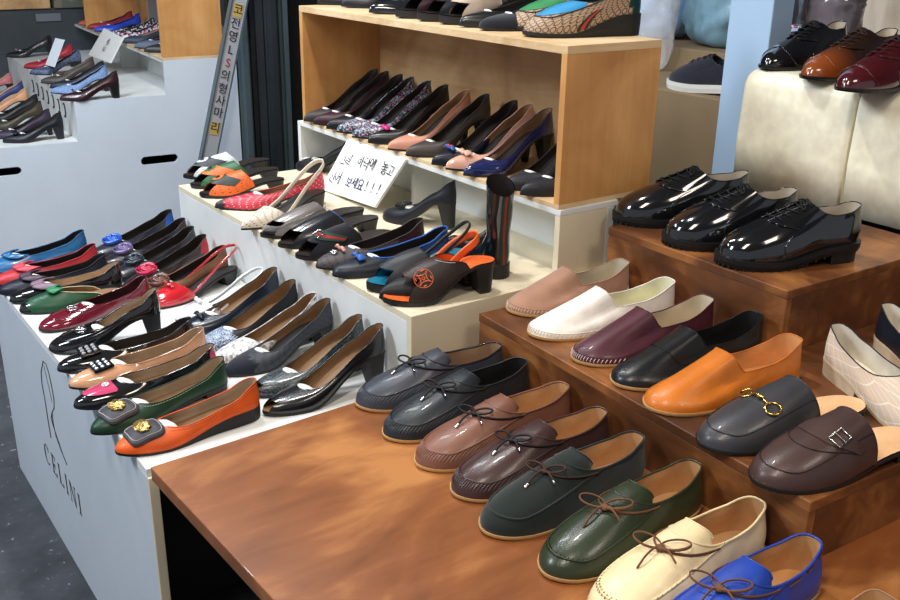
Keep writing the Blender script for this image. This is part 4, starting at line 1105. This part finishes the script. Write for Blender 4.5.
flat('black patent flat with a pink toe ornament and pink heel dot', (75, 406), (219, 345), lm(bk, ptl, insole_brown), extras=[('patch', pink, .66, -.7, .7, .24, .0018, 'pink_ornament'), ('ornament', plain('white_enamel', (236, 220, 226), .3), .8, .006, .007, 'white_motif', .003, .0012), ('patch', pink, .70, -2.85, -2.55, .30, .0012, 'pink_dot')])
grn = leather((28, 76, 48), .42)
gpad = leather((92, 90, 98), .5); gst = leather((190, 188, 190), .7)
flat('green leather flat shoe with a grey pad and gold medallion', (93, 432), (226, 358), lm(grn, ptl, insole_brown), extras=[('medallion_pad', gpad, gst), ('topstitch', leather((160, 190, 150), .7), .6, 2.7, .9)])
org = leather((226, 92, 30), .42)
flat('bright orange leather flat shoe with a grey pad and gold medallion, nearest in its row', (117, 452), (256, 380), lm(org, ptl, insole_brown, binding=org), W=.08, H=.020, wedge=True, zh=.065, extras=[('medallion_pad', gpad, gst), ('topstitch', leather((240, 140, 90), .7), .6, 2.7, .9)])

# ---- low stand, second row
G6 = 'shoes in the second row of the low tier, against the riser'
ROS = S(FLAT, H=.03, heel='block', tth=.33)
rows_ = [((91, 258), (184, 204), satin((58, 60, 76)), (46, 96, 190), 'dark grey flat with a bright blue rosette and blue heel, furthest in the second row', (50, 100, 190)),
         ((100, 268), (195, 213), satin((52, 44, 54)), (110, 96, 140), 'brown-black flat with a lilac rosette', (76, 50, 50)),
         ((111, 280), (205, 220), satin((44, 50, 62)), (58, 68, 82), 'slate flat with a dark grey rosette', None),
         ((124, 291), (219, 227), satin((64, 40, 46)), (190, 40, 76), 'dark flat with a crimson rosette and red heel', (176, 40, 50)),
         ((133, 302), (234, 240), leather((126, 88, 62), .45), (110, 74, 64), 'brown leather flat with a brown rosette', None)]
for toe, heel, u, rc, lab, cn in rows_:
    flat(lab, toe, heel, lm(u, insole_dark, in_k, cap=leather(cn or (90, 60, 50), .4)), ROS, zh=.085, g=G6, extras=[('rosette', satin(rc))], counter=.86 if cn else None)
rd = patent((196, 34, 44)); wp = patent((232, 234, 238))
flat('red leather slingback with a black insole', (162, 304), (247, 248), lm(rd, in_k, in_k), SLING, zh=.075, g=G6, kind='slingback_shoe', toe='almond', extras=[('bow', rd, .014, .010, .86)])
flat('white slingback with a black insole and silver ring', (177, 320), (262, 274), lm(wp, in_k, in_k), SLING, zh=.075, g=G6, kind='slingback_shoe', toe='almond', ring=True, H=.03, extras=[('bow', wp, .014, .010, .86)])
dnm = speckle('denim_glitter', [(60, 84, 120), (150, 170, 196), (40, 56, 84), (200, 210, 222)], 420, .5, 0, (1, 3, 1))
lace = speckle('grey_white_lace', [(214, 212, 212), (150, 146, 150), (236, 234, 232), (186, 182, 184)], 170, .6)
mesh = dots('navy_dotted_mesh', (48, 52, 62), (14, 16, 24), .011, 0, .2, .6)
flat('dark navy satin peep-toe pump in the second row', (196, 330), (292, 270), lm(satin((38, 50, 72)), insole_brown, insole_brown), PUMPB, zh=.085, g=G6, kind='pump', toe='almond', H=.045, extras=[('bow', satin((30, 42, 64)), .016, .012, .82)])
flat('black pump with a blue glittering striped toe', (214, 347), (313, 280), lm(leather((28, 30, 36), .5), insole_brown, insole_brown, cap=dnm), PUMPB, zh=.085, g=G6, kind='pump', toe='almond', cap=.30, H=.042)
flat('grey and white lace pump', (222, 360), (322, 296), lm(lace, insole_brown, insole_brown), PUMPB, zh=.085, g=G6, kind='pump', toe='almond', H=.042)
flat('navy suede pump with a dotted mesh side', (246, 368), (346, 300), lm(mesh, insole_brown, in_k, cap=suede((34, 40, 56))), PUMPB, zh=.09, g=G6, kind='pump', cap=.2, toe='almond', H=.048)
flat('black glittery peep-toe pump, second nearest in the second row', (258, 392), (366, 320), lm(speckle('black_glitter', [(26, 30, 34), (60, 70, 76), (18, 20, 22), (90, 104, 110)], 600, .3, .3), insole_brown, insole_brown), PUMPB, zh=.095, g=G6, kind='pump', toe='almond', peep=.35, H=.055)
flat('black leather pump with high tapered heel, nearest in the second row', (272, 410), (388, 326), lm(leather((30, 32, 38), .25, .4, .1), insole_brown, insole_brown), PUMPB, zh=.108, g=G6, kind='pump', toe='almond', H=.062, peep=.3, L=.24)

# ---- upper tier
G7 = 'heeled mules and shoes along the upper tier edge'
def midr(label, tpx, hpx, mats, p=FMULE, zh=.045, kind='mule', **kw): return flat(label, tpx, hpx, mats, p, zh, kind, G7, ZM, **kw)
orp = dots('orange_pierced_leather', (222, 100, 36), (70, 40, 30), .012, 0, .13, .45)
grp = dots('green_pierced_leather', (40, 96, 60), (20, 40, 30), .012, 0, .13, .45)
whp = dots('white_pierced_leather', (206, 210, 214), (70, 70, 76), .012, 0, .13, .45)
gcl = leather((70, 76, 84), .45); ocl = leather((220, 104, 44), .45)
for lab, toe, heel, u, pc_, ec in (('pale grey peep-toe mule with a slate band and round emblem, furthest on the upper tier', (184, 176), (268, 153), whp, gcl, (230, 232, 236)),
                              ('green peep-toe mule with an orange band and round emblem', (191, 185), (277, 162), grp, ocl, (50, 110, 70)),
                              ('orange peep-toe mule with a grey-green band and round emblem', (200, 194), (283, 172), orp, leather((70, 82, 76), .45), (226, 110, 50))):
    midr(lab, toe, heel, lm(u, insole_dark, insole_dark), zh=.05, tth=.50, cut=.62, extras=[('strap', pc_, .60, .15, 1.15, 0), ('patch', leather(ec, .5), .62, -.40, .25, .10, .003, 'round_patch'), ('emblem', leather((60, 60, 64), .5), .62, -.08, .006, .0046)])
pr = dots('red_pierced_leather', (190, 52, 70), (226, 190, 190), .011, 0, .14, .45)
cr = dots('cream_pierced_leather', (214, 202, 184), (60, 54, 50), .011, 0, .16, .45)
flat('raspberry red pierced pointed flat with a dark toe tip', (215, 206), (326, 174), lm(pr, insole_brown, insole_brown, cap=leather((70, 60, 66), .4)), S(FLAT, toe='point', tth=.36, H=.03, heel='block'), .075, 'pointed_flat', G7, ZM, cap=.09)
midr('cream pierced pointed slingback', (243, 228), (321, 170), lm(cr, insole_brown, insole_dark), S(SLING, sling_w=.006, H=.04, zheel=.075), zh=.095, kind='slingback_shoe')
tps = satin((112, 106, 104)); ird = leather((46, 50, 58), .25, .3, .1)
midr('taupe gathered satin peep-toe mule', (262, 235), (362, 205), lm(tps, insole_dark, insole_dark), zh=.04, tth=.52, cut=.62, extras=[('apron', .3, tps, None, True, .0006)])
midr('dark crinkled leather peep-toe mule with a blue edge', (280, 245), (376, 213), lm(ird, insole_dark, insole_dark, binding=leather((60, 90, 160), .4)), zh=.04, tth=.52, cut=.62)
midr('black suede mule with a silver buckle and green and red striped strap', (297, 256), (390, 228), lm(suede((26, 28, 36)), insole_dark, insole_dark), zh=.04, tth=.52, cut=.64, extras=[('web_strap', .62, .10, 1.2), ('side_buckle', silver, .62, -.1, .010, .012)])
plk = dots('dark_dotted_mesh', (70, 62, 66), (24, 22, 26), .011, 0, .2, .6)
midr('dark mesh flat with a pink metal trim', (318, 266), (422, 222), lm(plk, insole_dark, insole_dark, cap=leather((70, 30, 36), .4)), FLAT, zh=.06, kind='flat_shoe', H=.02, counter=.7, extras=[('bow', leather((210, 150, 130), .3, .3), .018, .008, .8), ('ornament', silver, .66, .007, .009)])
midr('navy flat with a bright blue edge and blue heel', (334, 274), (447, 230), lm(leather((40, 48, 64), .4), in_k, in_k, binding=leather((36, 90, 170), .4), cap=leather((26, 60, 110), .4)), FLAT, zh=.062, kind='flat_shoe', H=.02, counter=.72, bindr=.0019, extras=[('bow', leather((40, 90, 170), .4), .020, .018, .8), ('bow', leather((70, 78, 96), .4), .014, .012, .82)])
teal = leather((24, 110, 140), .4)
midr('dark mesh peep-toe shoe with a teal insole', (368, 287), (468, 243), lm(leather((52, 56, 64), .45), teal, teal), zh=.075, kind='peep_toe_shoe', tth=.50, cut=.62, peep=.75, platform=.010, H=.045, sling=True, zheel=.06)
bro = leather((62, 46, 42), .45)
ori = leather((226, 100, 42), .4)
midr('dark brown mule with orange insole and round orange emblem', (385, 300), (492, 262), lm(bro, ori, ori), zh=.055, tth=.46, cut=.72, peep=.85, peepk=.6, platform=.004, H=.055, zth=.058, W=.086, heel='block', extras=[('emblem', ori, .55, -.85), ('topstitch', leather((226, 214, 200), .7), .35, 1.5, .96)])
G8 = 'shoes standing further back on the upper tier'
B_ = at(476, 241, ZM+.085)
flat('black slingback with an orange lined heel strap behind the brown and orange mule', Vector((B_.x-.215, B_.y+.01, ZM)), Vector((B_.x, B_.y, ZM)), lm(leather((30, 30, 34), .5), ori, teal, strap=ori), SLING, .075, 'slingback_shoe', G8, ZM, sling_w=.009, H=.04)
flat('black leather pump with a black flower on the toe, beside the handwritten card', (383, 214), (448, 184), lm(leather((34, 38, 50), .4), insole_dark, insole_dark), PUMPB, .105, 'pump', G8, ZM, toe='round', H=.06, tth=.34, extras=[('petals', suede((24, 24, 28)))])
flat('black pump with a white stitched flower, half hidden behind the handwritten card', (296, 165), (345, 146), lm(leather((36, 36, 42), .4), insole_dark, insole_dark), PUMPB, .08, 'pump', G8, ZM, toe='round', extras=[('ornament', plain('white_thread', (232, 232, 236), .5), .7, .012, .016, 'white_flower')])

# ---- boot: shaft rising over the heel, back towards the camera
def boot():
    bp = at(503, 279, ZM); r = empty('ankle_boot', bp, math.radians(86), 'tall black patent ankle boot seen from behind with a green and red back stripe', 'boot')
    r['group'] = G8; pt = patent((20, 22, 26)); b = MB(); rows = []
    secs = [(.022, .085, .030, .0), (.05, .075, .031, .0), (.09, .042, .025, .003), (.13, .041, .029, .001), (.16, .041, .029, .0), (.19, .043, .031, -.003)]
    for z, xf, hw, xb in secs:                       # heel back at x=0, toe along +x
        rows.append([(lerp(xb, xf, (1-math.cos(a))/2), hw*math.sin(a)*(1 if 1 else 0), z - (.018*math.cos(a)*sm(.09, .19, z))) for a in [2*PI*i/32 for i in range(32)]])
    b.grid(rows, True); b.build('shaft', pt, r, smooth=True)
    li = MB(); li.grid([[(p[0]*.95+.001, p[1]*.93, p[2]) for p in rr] for rr in rows[3:]], True); li.build('lining', in_k, r, smooth=True)
    v = MB(); vr = []
    for i in range(12):
        f = i/11; x = lerp(.04, .225, f); w = .030*(1+.25*math.sin(PI*min(1, f*1.1)))*(1-max(0, f-.72)**2*9.5); hgt = lerp(.075, .030, f**.6)*(1 if f < .85 else lerp(1, .35, (f-.85)/.15)); zb = lerp(.03, .006, sm(0, .45, f))
        vr.append([(x, w*math.cos(a), zb + hgt*math.sin(a)) for a in [PI*j/14 for j in range(15)]] + [(x, 0, zb)])
    v.grid(vr, True); v.poly(vr[-1]); v.build('foot', pt, r, smooth=True)
    s_ = MB()
    s_.prism([(x, y, 0) for x, y in [(.09, .031), (.15, .037), (.20, .03), (.228, .008), (.228, -.008), (.20, -.03), (.15, -.037), (.09, -.031)]], (0, 0, .008)); s_.build('sole', black_rub, r)
    h = MB(); h.prism([(.035-.037*math.cos(a) if 1 else 0, .031*math.sin(a), 0) for a in [lerp(-1.75, 1.75, i/14) for i in range(15)]], (0, 0, .03)); h.build('heel', black_rub, r, bevel=.001)
    for nm, y0, cl in (('green_stripe', -.0085, (24, 84, 60)), ('red_stripe', -.0028, (150, 34, 38)), ('green_stripe', .0028, (24, 84, 60))):
        q = MB(); q.grid([[(lerp(s[3], s[1], (1-math.cos(a))/2)-.0012, s[2]*math.sin(a), s[0]-.018*sm(.09, .19, s[0])) for a in [math.asin(max(-1, min(1, y/s[2]))) for y in (y0, y0+.0055)]] for s in secs]); q.build('back_stripe', leather(cl, .5), r, smooth=True)
boot()

# ---- shelf inside the oak cabinet
G9 = 'high heels inside the oak shelf cabinet'
PY = [2.466]
def shf(label, tpx, hpx, u, p=SHELF, lin=insole_dark, ins=insole_dark, zh=.132, **kw): A_ = atx(tpx[0], tpx[1], 1.247); A_.y = min(A_.y, PY[0]-.056); PY[0] = A_.y; return flat(label, Vector((A_.x, A_.y, ZS)), Vector((A_.x+.23, A_.y-.012, ZS)), lm(u, lin, ins, binding=kw.pop('binding', None)), p, zh, 'pump', G9, ZS, **kw)
flo = speckle('flower_print', [(34, 50, 70), (174, 184, 190), (60, 110, 130), (160, 60, 110), (20, 24, 36), (26, 40, 56), (120, 140, 150)], 330, .4)
shf('grey-brown pointed pump, furthest left in the oak cabinet', (295, 106), (366, 64), leather((74, 66, 68), .45))
shf('burgundy pointed pump in the oak cabinet', (307, 113), (382, 68), leather((70, 30, 46), .4))
shf('black and navy pump between the burgundy and flower-print ones', (327, 119), (403, 70), leather((30, 34, 46), .35))
shf('flower-print pump with coloured blossoms, left of the magenta bow', (332, 124), (424, 82), flo, ins=insole_dark)
shf('flower-print pump touching the shoe with the magenta bow', (353, 132), (441, 78), flo)
shf('black pump with a magenta satin bow', (369, 138), (447, 84), leather((24, 24, 28), .3, .3), extras=[('bow', satin((190, 40, 120)), .017, .016, .86)])
shf('dusty pink pointed pump in the oak cabinet', (389, 143), (466, 90), leather((196, 138, 116), .4), lin=insole_brown)
shf('taupe pointed pump in the oak cabinet', (407, 151), (490, 90), leather((92, 82, 78), .4))
shf('navy pump with a blue and red bow', (433, 158), (521, 102), leather((30, 36, 56), .35), extras=[('bow', leather((36, 80, 150), .4), .020, .012, .85), ('bow', leather((210, 50, 40), .3), .012, .010, .88)])
shf('blush pink pump with a folded bow', (447, 163), (538, 108), patent((214, 166, 146)), lin=insole_brown, extras=[('bow', patent((216, 168, 148)), .022, .020, .85)])
shf('navy patent pump in the oak cabinet', (465, 170), (558, 106), patent((26, 36, 84)), lin=insole_brown)
shf('dark grey leather pump half behind the cabinet side', (505, 182), (590, 124), leather((62, 64, 72), .4))
shf('dark grey leather pump at the near end of the cabinet', (522, 189), (610, 136), leather((48, 50, 58), .4))

# ---- on top of the oak cabinet
G10 = 'shoes standing on top of the oak cabinet'
def top(label, tpx, u, p=LOWP, kind='shoe', ln=.23, z=ZT, **kw):
    A_ = at(tpx[0], tpx[1], z+.008); B_ = A_ + Vector((ln*.98, kw.pop('dy', -.03), 0)); mats = lm(u, insole_dark, insole_dark, sole=kw.pop('sole', None)); mats.update(kw.pop('mm', {}))
    return flat(label, Vector((A_.x, A_.y, z)), Vector((B_.x, B_.y, z)), mats, p, .0, kind, G10, z, **kw)
top('black shoe at the far left end of the cabinet top', (318, 2), leather((30, 30, 36), .4), LOWP, 'low_pump')
top('dark navy shoe on the cabinet top, second from the left end', (342, 5), leather((28, 32, 46), .4), LOWP, 'low_pump')
top('black glossy shoe on the cabinet top left of the burgundy peep-toe', (370, 11), patent((24, 26, 32)), LOWP, 'low_pump')
PT = S(FMULE, peep=.8, platform=.012, H=.04, zth=.05, tth=.5, cut=.62)
top('burgundy peep-toe shoe on the cabinet top', (397, 15), leather((66, 32, 44), .35), PT, 'peep_toe_shoe', mm=dict(binding=leather((190, 180, 170), .4)))
top('navy peep-toe shoe on the cabinet top', (419, 18), leather((38, 46, 60), .4), PT, 'peep_toe_shoe')
top('cream peep-toe shoe on the cabinet top', (441, 21), leather((170, 152, 136), .4), PT, 'peep_toe_shoe', mm=dict(binding=leather((214, 206, 190), .4)))
top('black leather shoe on the cabinet top right of the cream peep-toe', (460, 24), leather((26, 28, 34), .3, .3), LOWP, 'low_pump')
top('navy suede pointed shoe on the cabinet top left of the green one', (481, 27), suede((30, 34, 48)), S(LOWP, toe='almond'), 'low_pump')
mono = dots('printed_ring_canvas', (170, 146, 120), (92, 64, 48), .014, .30, .46, .6, 'xz')
WL = S(FLAT, L=.255, W=.088, toe='round', H=.035, th=.008, wedge=True, tth=.42, zth=.055, zside=.042, zq=.045, zheel=.06, abox=.022, sticker=False, welt=.003)
def wedge(label, toe, ap, dy):
    A_ = at(toe[0], toe[1], ZT+.010); r = shoe('wedge_loafer', 'shoe', label, G10, Vector((A_.x, A_.y, ZT)), Vector((A_.x+.25, A_.y+dy, ZT)), ZT,
        S(WL, counter=.86, extras=[('patch', leather(ap, .35), .78, -.95, .95, .34, .0012, 'coloured_apron'), ('apron', .42, leather((60, 60, 66), .5)), ('sidestripe',)]), lm(mono, in_k, in_k, black_rub, leather((30, 70, 80), .4), cap=leather((34, 84, 92), .35)))
@ex
def sidestripe(s, root, mats):
    for q, c in enumerate(((24, 74, 50), (196, 44, 44), (24, 74, 50))):
        b = MB(); rows = []
        for i in range(7):
            k = lerp(.04, .62, i/6); rows.append([s.bez((-(1.28+.07*(q+j)+.10*k)) % (2*PI), k) + Vector((0, -.0012, .0002)) for j in (0, 1)])
        b.grid(rows); b.build('side_stripe', leather(c, .5), root, smooth=True)
wedge('green and printed canvas wedge loafer, second from the near end of the cabinet top', (511, 26), (60, 130, 84), -.045)
wedge('blue printed canvas wedge loafer, green and red side stripe, near end of cabinet top', (526, 32), (60, 140, 190), -.060)

# ---- back left stand
G11 = 'pumps on the upper tier of the back left stand'
def bk_(label, tpx, hpx, u, g, z, p=PUMP, zh=.085, kind='pump', ins=insole_dark, **kw):
    A_ = edge_b(tpx[0], tpx[1], 1.39, z) if z == ZS else at(tpx[0], tpx[1], z+.01); A_.z = z; kw.setdefault('L', .23)
    return flat(label, A_, A_+DB*.23, lm(u, ins, ins), p, zh, kind, g, z, **kw)
slv = leather((120, 124, 134), .25, .5, .1)
bk_('silver-trimmed black pump, furthest on the upper tier of the back left stand', (-2, 50), (56, 30), leather((52, 54, 62), .3, .3), G11, ZM, extras=[('ornament', silver, .8)])
bk_('black pump with a silver ornament on the back left stand', (6, 56), (66, 36), leather((30, 32, 40), .3, .3), G11, ZM, extras=[('bow', slv, .018, .010, .85)])
bk_('red pointed pump on the back left stand', (24, 67), (80, 43), leather((160, 36, 50), .35), G11, ZM, ins=redl)
bk_('blue glitter pump on the back left stand', (30, 73), (86, 50), speckle('blue_glitter', [(64, 76, 110), (100, 116, 150), (44, 50, 76)], 500, .4), G11, ZM)
bk_('taupe pump with a clasp on the back left stand', (41, 82), (97, 57), leather((96, 88, 84), .4), G11, ZM, ins=leather((110, 98, 90), .5), extras=[('bow', silver, .014, .008, .85)])
bk_('navy pump with a white sticker inside on the back left stand', (50, 87), (104, 60), leather((46, 56, 80), .4), G11, ZM)
bk_('light blue denim pump on the back left stand', (51, 92), (112, 64), speckle('light_denim', [(110, 140, 186), (140, 166, 206), (90, 116, 160)], 600, .7), G11, ZM)
bk_('burgundy pump with a block heel, nearest on the upper tier of the back left stand', (60, 99), (121, 66), leather((72, 26, 44), .28, .4, .1), G11, ZM, PUMPB, .10, extras=[('bow', leather((90, 40, 60), .3), .012, .008, .85)])
o = boxobj('price_label', (0, 0, 0), (.002, .10, .13), plain('white_card', (225, 232, 240), .5)); pl = at(50, 66, ZM+.05); o.location = pl; o.rotation_euler = (0, math.radians(28), math.radians(8)); tag(o, 'white label card tucked between the black and red pumps on the back left stand', 'label')
G12 = 'shoes on the lower tier of the back left stand'
bk_('dark teal pump at the left edge on the lower tier of the back left stand', (-42, 84), (14, 62), leather((40, 60, 70), .4), G12, ZL)
bk_('pink pump at the left edge on the lower tier of the back left stand', (-36, 95), (20, 71), leather((190, 110, 116), .4), G12, ZL, ins=in_n)
bk_('blue pump at the left edge on the lower tier of the back left stand', (-27, 104), (27, 77), leather((50, 60, 110), .4), G12, ZL, ins=in_n)
bk_('nude pump at the left edge on the lower tier of the back left stand', (-25, 113), (36, 84), leather((206, 152, 116), .4), G12, ZL, ins=in_n)
bk_('black pump with a silver toe trim on the lower tier of the back left stand', (-16, 120), (48, 92), leather((30, 30, 34), .4), G12, ZL, extras=[('bow', silver, .014, .008, .85)])
bk_('olive brown pump on the lower tier of the back left stand', (-14, 128), (54, 98), leather((84, 76, 56), .4), G12, ZL)
bk_('plum purple pump on the lower tier of the back left stand', (-8, 137), (62, 104), leather((74, 60, 84), .4), G12, ZL)
bk_('black block-heeled pump with a flat bow, nearest on lower tier, back left stand', (3, 141), (73, 108), leather((36, 40, 52), .35), G12, ZL, PUMPB, .10, extras=[('bow', leather((26, 30, 40), .4), .022, .022, .8)])
G13 = 'shoes inside the cabinet of the back left stand'
def bs(label, tpx, hpx, u, **kw): return bk_(label, tpx, hpx, u, G13, ZS, kw.pop('p', LOWP), .075, 'low_pump', **kw)
bs('orange-red flat in the left cabinet, furthest left', (77, 10), (124, -10), leather((190, 84, 60), .4))
bs('dark crimson flat in the left cabinet', (86, 15), (134, -5), leather((150, 44, 56), .4))
bs('cobalt blue shoe in the left cabinet', (93, 19), (142, -2), leather((40, 70, 190), .35, .3))
bs('black and white print shoe in the left cabinet', (106, 26), (152, 3), speckle('black_white_print', [(30, 30, 34), (210, 214, 216), (26, 28, 30), (90, 96, 100)], 160, .4))
bs('white and pink print shoe in the left cabinet', (113, 29), (160, 6), speckle('white_pink_print', [(220, 218, 224), (40, 40, 46), (200, 60, 120), (190, 190, 200)], 130, .4))
bs('slate blue shoe in the left cabinet', (121, 33), (166, 10), leather((64, 80, 106), .5), ins=leather((170, 130, 104), .5))
bs('grey denim shoe in the left cabinet', (134, 40), (176, 18), leather((88, 98, 118), .6))
bs('dark charcoal shoe in the left cabinet, nearest its side board', (144, 47), (186, 25), leather((56, 58, 66), .4))
if 0:
    for l in LOG: print(l)
